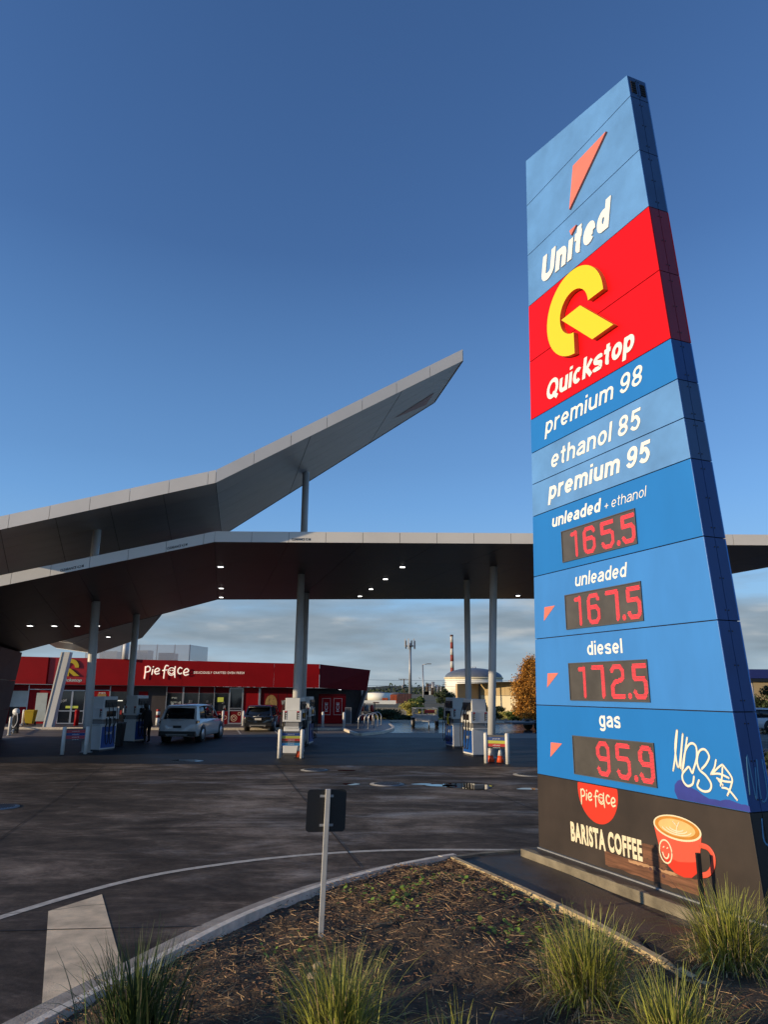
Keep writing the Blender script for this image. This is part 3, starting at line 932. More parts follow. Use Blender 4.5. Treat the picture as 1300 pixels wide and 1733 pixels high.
b = MB().xz([(1.36, 8.09), (1.83, 8.10), (2.51, 7.44), (2.05, 7.43)], D0, 0.083)
ob = b.build('emblem_bar', [M['yellow'], M['emblemside']], SG)
for pl in ob.data.polygons:
    pl.material_index = 0 if abs(pl.normal.y) > 0.7 else 1
sign_text('lettering', 'Quickstop', LM, SG, .79, 2.82, 6.86, 7.27, Y0, w=.20, shear=.22, depth=.014, sp=.09)
sign_text('lettering', 'premium 98', LM, SG, .66, 2.91, 6.335, 6.68, Y0, w=.145, shear=.20, sp=.14)
sign_text('lettering', 'ethanol 85', LM, SG, .80, 2.82, 5.805, 6.09, Y0, w=.150, shear=.20, sp=.14)
sign_text('lettering', 'premium 95', LM, SG, .66, 2.94, 5.24, 5.60, Y0, w=.185, shear=.20, sp=.12)
sign_text('lettering', 'unleaded', LM, SG, .74, 1.91, 4.865, 5.055, Y0, w=.18, shear=.20, sp=.11, depth=.004)
sign_text('lettering', '+ ethanol', LM, SG, 1.97, 2.80, 4.865, 5.005, Y0, w=.09, shear=.20, sp=.15, depth=.004)
sign_text('lettering', 'unleaded', LM, SG, 1.22, 2.33, 3.88, 4.07, Y0, w=.148, shear=.18, sp=.13, depth=.004)
sign_text('lettering', 'diesel', LM, SG, 1.40, 2.12, 2.89, 3.08, Y0, w=.155, sp=.13, depth=.004)
sign_text('lettering', 'gas', LM, SG, 1.56, 1.98, 1.88, 2.085, Y0, w=.155, sp=.13, depth=.004)
for z in (3.66, 2.66, 1.66):
    MB().xz([(.70, z), (.43, z), (.40, z - .21)], -0.004, 0.003).build('arrow_mark', M['arrow'], SG)

# price displays: dark boards and rows of small red lamps
GL = {
    '1': [[(.05, 1.72), (.55, 1.78), (.55, 0)]],
    '6': [[(1, 1.55), (.8, 1.8), (.2, 1.8), (0, 1.55), (0, .25), (.2, 0), (.8, 0), (1, .25), (1, .75), (.8, 1), (0, 1)]],
    '5': [[(1, 1.8), (0, 1.8), (0, 1.08), (.8, 1.08), (1, .85), (1, .25), (.8, 0), (.2, 0), (0, .25)]],
    '7': [[(0, 1.8), (.95, 1.8), (.95, 0)]],
    '2': [[(0, 1.6), (.2, 1.8), (.8, 1.8), (1, 1.55), (1, 1.15), (.8, .98), (.2, .85), (0, .62), (0, 0), (1, 0)]],
    '9': [[(1, .88), (.2, .88), (0, 1.1), (0, 1.55), (.2, 1.8), (.8, 1.8), (1, 1.55), (1, .25), (.8, 0), (.2, 0), (0, .25)]],
    '.': [[(.5, .0), (.5, .01)]]}
def seg_d(px, pz, a, b_):
    ax, az = a; bx, bz = b_
    dx, dz = bx - ax, bz - az
    L = dx * dx + dz * dz
    t = 0 if L < 1e-9 else max(0, min(1, ((px - ax) * dx + (pz - az) * dz) / L))
    return math.hypot(px - ax - t * dx, pz - az - t * dz)
def digit(ch, x0, z0, w, h, parent):
    k = w; kz = h / 1.8
    segs = []
    for l in GL[ch]:
        l = [(x0 + p[0] * k, z0 + p[1] * kz) for p in l]
        segs += list(zip(l[:-1], l[1:]))
    b = MB(); P = 0.0145
    rad = 0.032 if ch != '.' else 0.040
    nx = int((w + .1) / P) + 1; nz_ = int((h + .1) / (P * 1.1)) + 1
    for i in range(nx):
        for j in range(nz_):
            x = x0 - .045 + i * P; z = z0 - .045 + j * P * 1.1
            if min(seg_d(x, z, a, c) for a, c in segs) <= rad:
                b.add([(x - .0058, -0.0115, z - .0046), (x + .0058, -0.0115, z - .0046), (x + .0058, -0.0115, z + .0046), (x - .0058, -0.0115, z + .0046)], [(0, 1, 2, 3)])
    return b.build('digit', M['led'], parent)
for zb, zt, txt in [(4.275, 4.755, '1655'), (3.275, 3.785, '1675'), (2.27, 2.795, '1725'), (1.27, 1.79, ' 959')]:
    bd = MB().box(.975, 2.545, -0.0065, -0.0015, zb + .015, zt - .015).build('price_display', M['ledbg'], SG)
    fr = MB()
    for (a, b_, c, d) in ((.96, 2.56, zb, zb + .014), (.96, 2.56, zt - .014, zt), (.96, .974, zb + .014, zt - .014), (2.546, 2.56, zb + .014, zt - .014)):
        fr.box(a, b_, -0.016, -0.0015, c, d)
    fr.build('display_frame', M['dgrey'], bd)
    h = (zt - zb) - 0.15; z0 = zb + 0.07
    for ch, x0, w in zip(txt, (1.20, 1.50, 1.89, 2.31), (.19, .21, .21, .20)):
        if ch != ' ':
            digit(ch, x0, z0, w, h, bd)
    digit('.', 2.11, z0, .2, h, bd)

# graffiti tag
strokes('graffiti', [
    [(2.84, 1.50), (2.89, 1.66), (2.96, 1.97), (2.90, 1.75), (2.93, 1.53), (3.04, 1.92)],
    [(3.04, 1.92), (2.99, 1.70), (2.96, 1.54)],
    [(3.10, 1.88), (3.05, 1.72), (3.01, 1.58), (2.98, 1.51)],
    [(2.98, 1.51), (3.05, 1.72), (3.14, 1.82), (3.22, 1.80), (3.22, 1.68), (3.16, 1.55), (3.13, 1.50), (3.09, 1.56), (3.04, 1.53), (2.98, 1.47), (2.98, 1.40), (3.04, 1.35), (3.12, 1.38), (3.15, 1.46)],
    [(3.28, 1.56), (3.35, 1.62), (3.40, 1.70), (3.35, 1.77), (3.27, 1.75), (3.22, 1.65), (3.24, 1.55), (3.33, 1.49), (3.39, 1.41), (3.36, 1.34), (3.27, 1.32), (3.19, 1.36), (3.22, 1.43)]],
    0.0145, M['graf'], SG, -0.004, 0.12)
strokes('graffiti', [[(3.49, 1.67), (3.46, 1.59), (3.40, 1.51), (3.52, 1.60), (3.575, 1.63)], [(3.575, 1.63), (3.68, 1.51), (3.66, 1.42), (3.60, 1.32)], [(3.40, 1.515), (3.52, 1.53), (3.64, 1.50)],
    [(3.48, 1.48), (3.56, 1.46), (3.66, 1.46)], [(3.57, 1.60), (3.55, 1.50), (3.52, 1.41)], [(3.50, 1.46), (3.55, 1.42)], [(3.54, 1.39), (3.62, 1.38), (3.72, 1.29)]],
    0.0125, M['graf'], SG, -0.004, 0.12)
MB().xz([(2.87, 1.188), (2.83, 1.27), (2.84, 1.34), (2.89, 1.39), (2.93, 1.405), (2.97, 1.40), (3.04, 1.35), (3.18, 1.315), (3.26, 1.275), (3.34, 1.25), (3.42, 1.255), (3.49, 1.25), (3.56, 1.272), (3.62, 1.275), (3.70, 1.262), (3.77, 1.25), (3.82, 1.256), (3.868, 1.245), (3.872, 1.188)], -0.0015).build('paint_smear', M['purple'], SG)
def side_stroke(lines, r):
    b = MB()
    for l in lines:
        b.ring([(eR(z) + 0.002, y, z) for y, z in smooth_line(l)], [r] * len(smooth_line(l)), 6, True, (0.15, 1, 1))
    b.build('graffiti', M['graffaint'], SG)
side_stroke([[(0.05, 1.35), (0.10, 1.75), (0.13, 1.30), (0.19, 1.62)], [(0.23, 1.7), (0.2, 1.3), (0.3, 1.35), (0.31, 1.7)], [(0.16, 1.12), (0.14, 0.9), (0.24, 0.84)]], 0.011)

# coffee advertisement printed on the base panel
def print_poly(name, pts, y, m, parent=SG):
    return MB().xz(pts, y).build(name, m, parent)
disc = [p for p in circle(1.42, 1.10, .412, 48)]
disc = [(p[0], min(p[1], 1.172)) for p in disc]
print_poly('red_disc', disc, -0.002, M['cupred'])
pie_face(M['cupcream'], SG, 1.065, 0.955, 0.72, -0.005, r=.0125, flat=0.15)
text_part('lettering', 'BARISTA', M['cupcream'], SG, .80, 1.53, .37, .63, Y0, bold=0.045, depth=0.003, spacing=1.14)
text_part('lettering', 'COFFEE', M['cupcream'], SG, 1.585, 2.21, .38, .63, Y0 - 0.002, bold=0.045, depth=0.003, spacing=1.14)
def wood_poly(x0, x1, z0, z1, y, m):
    q = random.Random(int(x0 * 100)); pts = []
    for i in range(25):
        x = x0 + (x1 - x0) * i / 24
        pts.append((x, z1 + q.uniform(-.008, .008)))
    for i in range(12):
        pts.append((x1 + 0.02 * math.sin(i), z1 + (z0 - z1) * (i + 1) / 13))
    for i in range(25):
        x = x1 + (x0 - x1) * i / 24
        pts.append((x, z0 + q.uniform(-.008, .008)))
    return print_poly('wood_print', pts, y, m)
wood_poly(1.50, 3.15, .205, .37, -0.0018, M['wood'])
wood_poly(2.18, 2.60, .372, .43, -0.0018, M['wood'])
wood_poly(2.215, 2.62, .434, .60, -0.0018, M['wood'])
wood_poly(1.95, 2.75, .33, .362, -0.0024, M['woodL'])
# cup
print_poly('cup_print', [(2.45, .87), (2.455, .80), (2.50, .64), (2.56, .50), (2.64, .42), (2.73, .37), (2.86, .35), (2.98, .37), (3.06, .43), (3.11, .55), (3.15, .70), (3.18, .84)], -0.0035, M['cupred'])
print_poly('cup_highlight', [(2.455, .83), (2.50, .64), (2.54, .545), (2.62, .52), (2.80, .50), (2.98, .53), (3.105, .56), (3.15, .70), (3.178, .83)], -0.0045, M['cupredL'])
print_poly('cup_rim', circle(2.815, .865, .370, 48, rz=.135), -0.0060, M['cupcream'])
print_poly('coffee_print', circle(2.815, .868, .345, 48, rz=.117), -0.0075, M['coffee'])
print_poly('crema_print', circle(2.815, .868, .285, 40, rz=.090), -0.0085, M['crema'])
strokes('latte_art', [[(2.815 + .26 * k * math.cos(t), .868 - 0.0 + .085 * k * math.sin(t)) for t in [R(200 + 10 * i) for i in range(15)]] for k in (.9, .65, .42)] +
        [[(2.815, .80), (2.82, .86), (2.86, .93)], [(2.82, .89), (2.77, .93)]], 0.008, M['cupcream'], SG, -0.010, 0.12)
strokes('cup_handle', [[(3.16, .74), (3.26, .73), (3.32, .66), (3.30, .55), (3.22, .46), (3.10, .42)]], 0.032, M['cupredL'], SG, -0.004, 0.08)
strokes('smiley_mark', [circle(2.61, .575, .098, 28, rz=.125) + [(2.708, .575)], circle(2.61, .575, .05, 8, R(195), R(345), rz=.075)], 0.010, M['cupcream'], SG, -0.0065, 0.15, smooth=False)
strokes('smiley_mark', [[(2.575, .615), (2.590, .625)], [(2.635, .615), (2.65, .622)]], 0.008, M['cupcream'], SG, -0.0065, 0.15, smooth=False)
for (x, z) in [(2.33, .33), (2.41, .30), (2.54, .295), (2.44, .35), (2.48, .335)]:
    print_poly('coffee_bean', circle(x, z, .028, 14, rz=.02), -0.0032, M['rust'])
# plinth
PL = thing('sign_plinth', 'long low weathered concrete plinth under the blue price sign', 'plinth', (2.34, 11.56, 0), -(math.pi / 2 - YAW))
MB().box(-.10, 4.6, -.26, TH + .3, -0.05, .125).build('base', M['plinth'], PL, bevel=0.012)
b = MB(); q = random.Random(5)
pts = [(-.099, -.258), (4.59, -.258)]
top = [(-.05 + 4.6 * i / 40, -.20 + 0.05 * math.sin(i * 1.3) + q.uniform(-.03, .03)) for i in range(41)]
vs = [(p[0], p[1], .1285) for p in top] + [(p[0], -.005, .1285) for p in top]
b.add(vs, [(i, i + 1, 41 + i + 1, 41 + i) for i in range(40)])
b.build('stain', M['path'], PL)
MB().box(0.0, 3.95, -0.03, TH + .03, .131, .148).build('base_flashing', M['galv'], PL)

# ------------------------------------------------------------------ small sign at the bed, black bollard by the price sign
t = thing('back_facing_sign', 'small black sign plate seen from behind on a pale post in the bed', 'sign', (-0.60, 7.89, 0.03), R(8))
MB().hexa([(-.025, -.03, 0), (.025, -.03, 0), (.025, .03, 0), (-.025, .03, 0)], [(.015, -.03, 1.37), (.065, -.03, 1.37), (.065, .03, 1.37), (.015, .03, 1.37)]).build('post', mat('post_grey', (.50, .48, .43), .6, var=.15, scale=8), t, bevel=0.004)
pts = []
for (cx, cz, a) in [(.20, 1.33, 0), (-.135, 1.33, 90), (-.145, .99, 180), (.19, .99, 270)]:
    for k in range(5):
        an = R(a + k * 22.5); pts.append((cx + .035 * math.cos(an), cz + .035 * math.sin(an)))
MB().xz(pts, 0.036, 0.004).build('sign_plate', M['black'], t)
for z in (1.30, 1.02):
    box_obj('bracket', M['galv'], t, -.04, .10, .0315, .0355, z - .012, z + .012)
t = thing('bollard', 'thin black post standing just in front of the coffee cup picture on the price sign', 'post', (3.44, 8.46, 0.0))
MB().box(-.022, .022, -.022, .022, 0, .70).build('post', M['black'], t, bevel=0.004)
MB().box(-.06, .06, -.06, .06, 0.02, .035).build('foot_plate', M['black'], t)
q = random.Random(8)
for i, (x, y, r) in enumerate([(-.57, 6.72, .05), (-.55, 6.98, .045)]):
    b = MB(); b.sphere((0, 0, 0), r, 9, 6, (1.1, .8, .8))
    b.v = [(p[0] * q.uniform(.8, 1.15), p[1] * q.uniform(.8, 1.15), p[2] * q.uniform(.8, 1.15)) for p in b.v]
    b.sm = [False] * len(b.sm)
    o = b.build('rock', M['rock']); o.location = (x, y, soil_z(x, y) + r * .8)
    tag(o, ['jagged tan rock in front of the small sign post, nearer the camera', 'jagged tan rock between the small sign post and the nearer rock'][i], 'rock', 'rocks in the planting bed')

# ------------------------------------------------------------------ tussocks
def tussock(name, label, x, y, h, spread, nG, nY, seed, wide=0.006, mG='bladeG'):
    q = random.Random(seed)
    t = thing(name, label, 'grass tussock', (x, y, 0.05), 0, 'grass tussocks in the planting bed')
    def blades(n, m, nm, hs, sp):
        b = MB()
        for _ in range(n):
            a = q.uniform(0, 2 * math.pi); r0 = abs(q.gauss(0, .13))
            lean = abs(q.gauss(0, .75)) * sp
            L = h * hs * q.uniform(.55, 1.1)
            bx, by = r0 * math.cos(a), r0 * math.sin(a)
            a2 = a + q.gauss(0, .5)
            dx, dy = math.cos(a2), math.sin(a2)
            w = wide * q.uniform(.5, 1.1)
            tw = q.uniform(0, math.pi)
            px, py = -dy * math.cos(tw) + dx * math.sin(tw) * .4, dx * math.cos(tw) + dy * math.sin(tw) * .4
            pos = Vector((bx, by, 0)); ang = lean * .5
            curl = lean * q.uniform(.4, 1.5) + q.uniform(0, .5)
            vs = []; S = 6
            for k in range(S + 1):
                ww = w * (1 - (k / S) ** 2.2) + .0006
                vs += [(pos.x - px * ww, pos.y - py * ww, pos.z), (pos.x + px * ww, pos.y + py * ww, pos.z)]
                ang2 = min(2.4, ang + curl * (k / S) ** 1.5)
                pos = pos + Vector((dx * math.sin(ang2), dy * math.sin(ang2), math.cos(ang2))) * (L / S)
            b.add(vs, [(2 * k, 2 * k + 1, 2 * k + 3, 2 * k + 2) for k in range(S)], True)
        o = b.build(nm, m, t); o['kind'] = 'stuff'
    blades(nG, M[mG], 'green_blades', 1.0, spread)
    blades(nY, M['bladeY'], 'dry_blades', 0.75, spread * 1.6)
    return t
tussock('grass_tussock', 'dark green upright grass tussock over the white kerb at the bottom left', -1.66, 5.55, .70, .70, 420, 20, 1, .0075, 'bladeD')
tussock('grass_tussock', 'grass tussock at the bottom centre, in front of the small sign post', -.28, 5.55, .66, 1.0, 520, 110, 2)
tussock('grass_tussock', 'broad yellow-green grass tussock left of the path strip, below the price sign', 1.62, 6.38, .63, 1.25, 820, 460, 3)
tussock('grass_tussock', 'sunlit grass tussock right of the path, against the coffee picture and black post', 3.10, 7.10, .68, 1.3, 900, 460, 4)
tussock('grass_tussock', 'low sprawling tussock cut by the bottom edge, between the two big right tussocks', 1.95, 5.45, .56, 1.2, 560, 260, 5)
tussock('grass_tussock', 'sparse few-bladed tussock at the bottom, left of the broad yellow-green one', .50, 5.35, .42, .6, 45, 30, 6)
tussock('grass_tussock', 'dark grass tussock cut by the right edge of the picture at the bottom', 3.25, 5.75, .5, 1.0, 300, 120, 9)

# ------------------------------------------------------------------ canopies
def V(*a): return Vector(a)
def bil(q, u, v):
    """q = front-left, front-right, rear-right, rear-left"""
    return q[0] * (1 - u) * (1 - v) + q[1] * u * (1 - v) + q[2] * u * v + q[3] * (1 - u) * v
def soffit_z(quads, x, y):
    for q in quads:
        u = v = 0.5
        for _ in range(30):
            p = bil(q, u, v)
            ex, ey = x - p.x, y - p.y
            a = bil(q, u + 1e-4, v) - p; b_ = bil(q, u, v + 1e-4) - p
            a /= 1e-4; b_ /= 1e-4
            det = a.x * b_.y - a.y * b_.x
            if abs(det) < 1e-9: break
            u += (ex * b_.y - ey * b_.x) / det; v += (a.x * ey - a.y * ex) / det
        if -0.02 <= u <= 1.02 and -0.02 <= v <= 1.02:
            return bil(q, u, v).z
    return None
def soffit(quad, us, vs_, m, parent, gap=0.012, th=0.02, shift=0.0):
    L = (quad[1] - quad[0]).length; Wd = (quad[3] - quad[0]).length
    for i in range(len(us) - 1):
        for j in range(len(vs_) - 1):
            g1_, g2_ = gap / L / 2, gap / Wd / 2
            c = [bil(quad, us[i] + g1_, vs_[j] + g2_), bil(quad, us[i + 1] - g1_, vs_[j] + g2_), bil(quad, us[i + 1] - g1_, vs_[j + 1] - g2_), bil(quad, us[i] + g1_, vs_[j + 1] - g2_)]
            up = V(0, 0, th)
            MB().hexa(c, [p + up for p in c]).build('soffit_panel', m, parent, world=True)
def deck(quad, n, m, parent, h=0.33):
    for i in range(n * 7):
        a, b_ = (i % n) / n, (i % n + 1) / n
        va, vb = (i // n) / 7, (i // n + 1) / 7
        c = [bil(quad, a, va), bil(quad, b_, va), bil(quad, b_, vb), bil(quad, a, vb)]
        MB().hexa([p + V(0, 0, .024) for p in c], [p + V(0, 0, h) for p in c]).build('roof_deck', m, parent, world=True)
def fascia(a, b_, lens, m, parent, h=0.33, outn=V(0, -1, 0), th=0.03, name='fascia_panel', gap=0.014):
    L = (b_ - a).length; s = 0.0; d = (b_ - a) / L
    for l in lens + [1e9]:
        e = min(L, s + l)
        if e - s < 0.05: break
        p0 = a + d * (s + gap / 2) - V(0, 0, 0.012); p1 = a + d * (e - gap / 2) - V(0, 0, 0.012)
        o = outn * th; up = V(0, 0, h + .024)
        MB().hexa([p0 + o, p1 + o, p1 + outn * .004, p0 + outn * .004], [p0 + o + up, p1 + o + up, p1 + outn * .004 + up, p0 + outn * .004 + up]).build(name, m, parent, world=True)
        s = e
        if s >= L - 1e-6: break
    # dark backing seen in the joints
# lower canopy
LK = V(-5.54, 23, 7.07); LR0 = V(-8.9, 38.4, 7.05)
LB = V(16.4, 23, 7.07); LC = V(10.9, 37.0, 7.05)
LP = V(-14.06, 22.35, 5.03); LW = V(-19.3, 36.5, 3.85)
QR = [LK, LB, LC, LR0]; QL = [LP, LK, LR0, LW]
LCan = thing('fuel_canopy', 'long flat lower fuel canopy with a dark soffit, pale fascia and clearance lettering', 'canopy', (2, 24, 7))
nR = 9
bandv = 3.9 / 15.0
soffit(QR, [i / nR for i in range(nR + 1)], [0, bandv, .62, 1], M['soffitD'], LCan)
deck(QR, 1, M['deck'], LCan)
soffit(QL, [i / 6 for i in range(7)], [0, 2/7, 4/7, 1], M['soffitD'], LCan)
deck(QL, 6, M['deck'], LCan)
fascia(V(-5.54, 23, 7.07), LB, [1.213] * 30, M['fascia'], LCan)
dl = (LP - LK)
nl = V(-(LP - LK).y, (LP - LK).x, 0).normalized()
nl = nl if nl.y < 0 else -nl
fascia(LK, LP, [.36] + [1.213] * 12, M['fascia'], LCan, outn=nl)
fascia(LB, LC, [1.213] * 20, M['fascia'], LCan, outn=V(.92, .38, 0).normalized())
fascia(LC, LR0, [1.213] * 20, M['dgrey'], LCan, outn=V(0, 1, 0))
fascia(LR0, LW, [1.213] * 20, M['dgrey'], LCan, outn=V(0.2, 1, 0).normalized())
fascia(LP, LW, [1.213] * 20, M['fascia'], LCan, outn=V(-.9, -.4, 0).normalized())
text_part('lettering', 'CLEARANCE 7.2 M', M['black'], LCan, -3.02 - 2, -2.40 - 2, 7.12 - 7, 7.20 - 7, 23 - 24 - .033, bold=0.02, depth=0.003)
# the same words on the raking part, laid along its slope
for (xa, xb, wds) in ((-7.03, -6.45, 'CLEARANCE 4.2 M'), (-10.30, -9.65, 'CLEARANCE 4.2 M')):
    o = text_part('lettering', wds, M['black'], LCan, 0, (xb - xa) * 1.12, 0, .085, 0, bold=0.02, depth=0.003)
    d = (LK - LP).normalized()
    ta = (xa - LP.x) / (LK.x - LP.x)
    p = LP + (LK - LP) * ta + nl * .034 + V(0, 0, .05) - V(2, 24, 7)
    zx = V(0, 0, 1); yv = -nl
    ob_m = Matrix(((d.x, yv.x, 0, p.x), (d.y, yv.y, 0, p.y), (d.z, yv.z, 1, p.z), (0, 0, 0, 1)))
    o.data.transform(ob_m)
# folded end wall
LWall = thing('end_wall', 'dark brown leaning wall closing the low left end of the canopy', 'wall', (-18, 33, 0))
for j in range(3):
    for i in range(3):
        def P(u, v):
            b0 = V(-17.0, 25.6, 0) * (1 - u) + V(-18.6, 36.7, 0) * u  # near end, out of view, drawn out to block sun from the left posts
            t0 = V(-15.6, 25.6, 4.36) * (1 - u) + V(-18.12, 36.65, 4.12) * u
            return b0 * (1 - v) + t0 * v
        a, b_, c, d = P(i / 3 + .002, j / 3 + .003), P((i + 1) / 3 - .002, j / 3 + .003), P((i + 1) / 3 - .002, (j + 1) / 3 - .003), P(i / 3 + .002, (j + 1) / 3 - .003)
        o = V(-.3, 0, 0)
        MB().hexa([a, b_, b_ + o, a + o], [d, c, c + o, d + o]).build('wall_panel', M['wallD'], LWall, world=True)

# upper canopy
UK = V(-5.26, 21.5, 8.64); UT = V(2.65, 22.5, 13.31); UR = V(2.08, 28.2, 14.15); UF = V(-8.44, 36.5, 10.12)
UP = V(-13.2, 21.1, 6.63)
rear = [UF, V(-12.08, 39, 6.2), V(-13.64, 41, 5.18), V(-16.9, 43, 4.37), V(-20.2, 45, 4.8)]
UM = V(-20.0, 33.0, 6.75)
QUR = [UK, UT, UR, UF]
QUF = [UP, UK, UF, UM]
QUL = [QUF] + [[UM, UM + V(.01, .01, 0), rear[i], rear[i + 1]] for i in range(4)]
UCan = thing('roof_wing', 'upswept folded grey roof wing rising to a point above the lower canopy', 'canopy', (-3, 26, 9))
soffit(QUR, [0, .365, .74, 1], [i / 7 for i in range(8)], M['soffitG'], UCan, gap=.022)
deck(QUR, 1, M['deck'], UCan, h=.34)
soffit(QUF, [0, .2, .4, .6, .8, 1], [i / 7 for i in range(8)], M['soffitG'], UCan, gap=.018)
deck(QUF, 5, M['deck'], UCan, h=.34)
for q_ in QUL[1:]:
    for k in range(5):
        a_, b2 = k / 5, (k + 1) / 5
        c = [q_[0].lerp(q_[3], a_ + .004), q_[0].lerp(q_[3], b2 - .004), q_[0].lerp(q_[2], b2 - .004), q_[0].lerp(q_[2], a_ + .004)]
        MB().hexa(c, [p + V(0, 0, .30) for p in c]).build('soffit_panel', M['soffitG'], UCan, world=True)
nu = V((UT - UK).y, -(UT - UK).x, 0).normalized()
fascia(UK, UT, [1.32] * 20, M['fasciaU'], UCan, h=.40, outn=nu)
nul = V(-(UP - UK).y, (UP - UK).x, 0).normalized()
nul = nul if nul.y < 0 else -nul
fascia(UK, UP, [.25] + [1.213] * 20, M['fasciaU'], UCan, h=.40, outn=nul)
fascia(UT, UR, [1.4] * 10, M['fasciaU'], UCan, h=.40, outn=V(1, .1, 0).normalized())
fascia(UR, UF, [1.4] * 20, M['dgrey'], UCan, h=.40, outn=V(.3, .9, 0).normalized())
for i in range(4):
    d = rear[i + 1] - rear[i]; nn = V(d.y, -d.x, 0).normalized()
    nn = nn if nn.y > 0 else -nn
    fascia(rear[i], rear[i + 1], [2.0] * 5, M['fasciaU'], UCan, h=.36, outn=nn)
# salmon arrow patch under the tip
nrm = (UT - UK).cross(UR - UT).normalized()
nrm = nrm if nrm.z < 0 else -nrm
pts = [bil(QUR, .80, .62), bil(QUR, .955, .55), bil(QUR, .955, .86)]
MB().add([p + nrm * .012 for p in pts], [(0, 1, 2)]).build('arrow_mark', mat('arrow_dull', (0.42, 0.16, 0.15), .5), UCan, world=True)

# ------------------------------------------------------------------ columns
def column(label, bx, by, tx, ty, quads, r, z0=0.0, name='canopy_column', sleeve=True, rt=None):
    zt = soffit_z(quads, tx, ty) - 0.002
    t = thing(name, label, 'column', (bx, by, z0), 0, 'round columns holding up the canopies')
    dx, dy = tx - bx, ty - by
    H = zt - z0
    MB().ring([(0, 0, 0), (dx, dy, H)], [r, rt or r], 24).build('shaft', M['column'], t)
    if sleeve:
        MB().ring([(0, 0, 0.0), (0, 0, .03)], [r + .07, r + .07], 24).build('base_plate', M['galv'], t)
    return t
column('round column beside the left pump, holding the low end of the canopy', -11.42, 29.0, -11.62, 29.0, [QL, QR], .165)
column('round column behind the second left pump, nearest the white car', -12.12, 35.5, -12.16, 35.5, [QL, QR], .155)
column('thick round column rising behind the centre pump', -3.44, 29.7, -3.44, 29.7, [QR], .195, rt=.145)
column('round column just behind the thick centre column', -3.86, 35.6, -3.86, 35.6, [QR], .165)
column('sunlit round column behind the right price board and cones', 3.98, 27.6, 4.28, 27.57, [QR], .145)
column('slim round column between the two right pumps', 3.52, 30.6, 3.62, 31.0, [QR], .130)
for lab, x, y, r in [('short column carrying the roof wing above the centre of the lower canopy', -3.34, 29.3, .145), ('short column under the low part of the roof wing at the left', -10.40, 25.4, .145)]:
    zt = soffit_z([QUR] + QUL, x, y); zb = soffit_z([QR, QL], x, y) + .33
    t = thing('wing_column', lab, 'column', (x, y, zb), 0, 'round columns holding up the canopies')
    MB().ring([(0, 0, 0), (0, 0, zt - zb - .002)], [r, r], 24).build('shaft', M['column'], t)
t = thing('wing_column', 'slim column rising behind the shop fascia to the low rear of the roof wing', 'column', (-17.3, 49.0, 4.3), 0, 'round columns holding up the canopies')
MB().cyl(0, 0, 0, 1.35, .2, n=20).build('shaft', M['column'], t)
# leaning flat leg of the roof wing
t = thing('wing_leg', 'flat leaning steel leg before the shop doors, under the roof wing', 'support leg', (-20.2, 45.2, 0))
MB().hexa([(-.22, -.2, 0), (.24, -.2, 0), (.24, .25, 0), (-.22, .25, 0)], [(.42, -.2, 4.55), (.88, -.2, 4.55), (.88, .25, 4.55), (.42, .25, 4.55)]).build('leg_plate', M['column'], t)
MB().hexa([(-.28, -.24, 0), (-.20, -.24, 0), (-.20, .25, 0), (-.28, .25, 0)], [(.36, -.24, 4.55), (.44, -.24, 4.55), (.44, .25, 4.55), (.36, .25, 4.55)]).build('edge_flange', M['fascia'], t)

# ------------------------------------------------------------------ downlights
lights = [(-6.39, 27.77, 'R', 'recessed light at the fold of the lower canopy, nearest the front edge'),
          (-7.70, 33.9, 'R', 'middle recessed light in the row along the fold of the lower canopy'),
          (-8.45, 37.3, 'R', 'recessed light at the fold, closest to the rear edge of the lower canopy'),
          (.73, 27.57, 'R', 'first and frontmost recessed light of the row right of the centre columns'),
          (.08, 30.69, 'R', 'second recessed light from the front, right of the centre columns'),
          (-.6, 33.84, 'R', 'third recessed light from the front, right of the centre columns'),
          (-1.2, 36.5, 'R', 'fourth recessed light, at the rear edge right of the centre columns'),
          (6.75, 35.9, 'R', 'recessed light at the rear edge beside the price sign'),
          (-14.9, 30.5, 'L', 'leftmost recessed light of the row under the low canopy end'),
          (-14.6, 32.1, 'L', 'second light from the left under the low canopy end'),
          (-14.3, 33.8, 'L', 'third light from the left under the low canopy end'),
          (-14.0, 35.4, 'L', 'light nearest the left column under the low canopy end')]
for x, y, s, lab in lights:
    z = soffit_z([QR] if s == 'R' else [QL], x, y)
    if z is None: continue
    t = thing('ceiling_light', lab, 'downlight', (x, y, z - .03), 0, 'recessed lights under the canopy')
    MB().box(-.13, .13, -.13, .13, 0.0, .028).build('frame', M['white'], t)
    MB().box(-.09, .09, -.09, .09, -.008, -.001).build('lens', M['lamp'], t)
for x, y, lab in [(-14.1, 38.6, 'light under the roof wing beyond the canopy, nearer its upper edge'), (-15.3, 40.4, 'light under the roof wing beyond the canopy, close to its slim column')]:
    z = soffit_z(QUL, x, y)
    if z is None: continue
    t = thing('ceiling_light', lab, 'downlight', (x, y, z - .03), 0, 'recessed lights under the canopy')
    MB().box(-.13, .13, -.13, .13, 0.0, .028).build('frame', M['white'], t)
    MB().box(-.09, .09, -.09, .09, -.008, -.001).build('lens', M['lamp'], t)

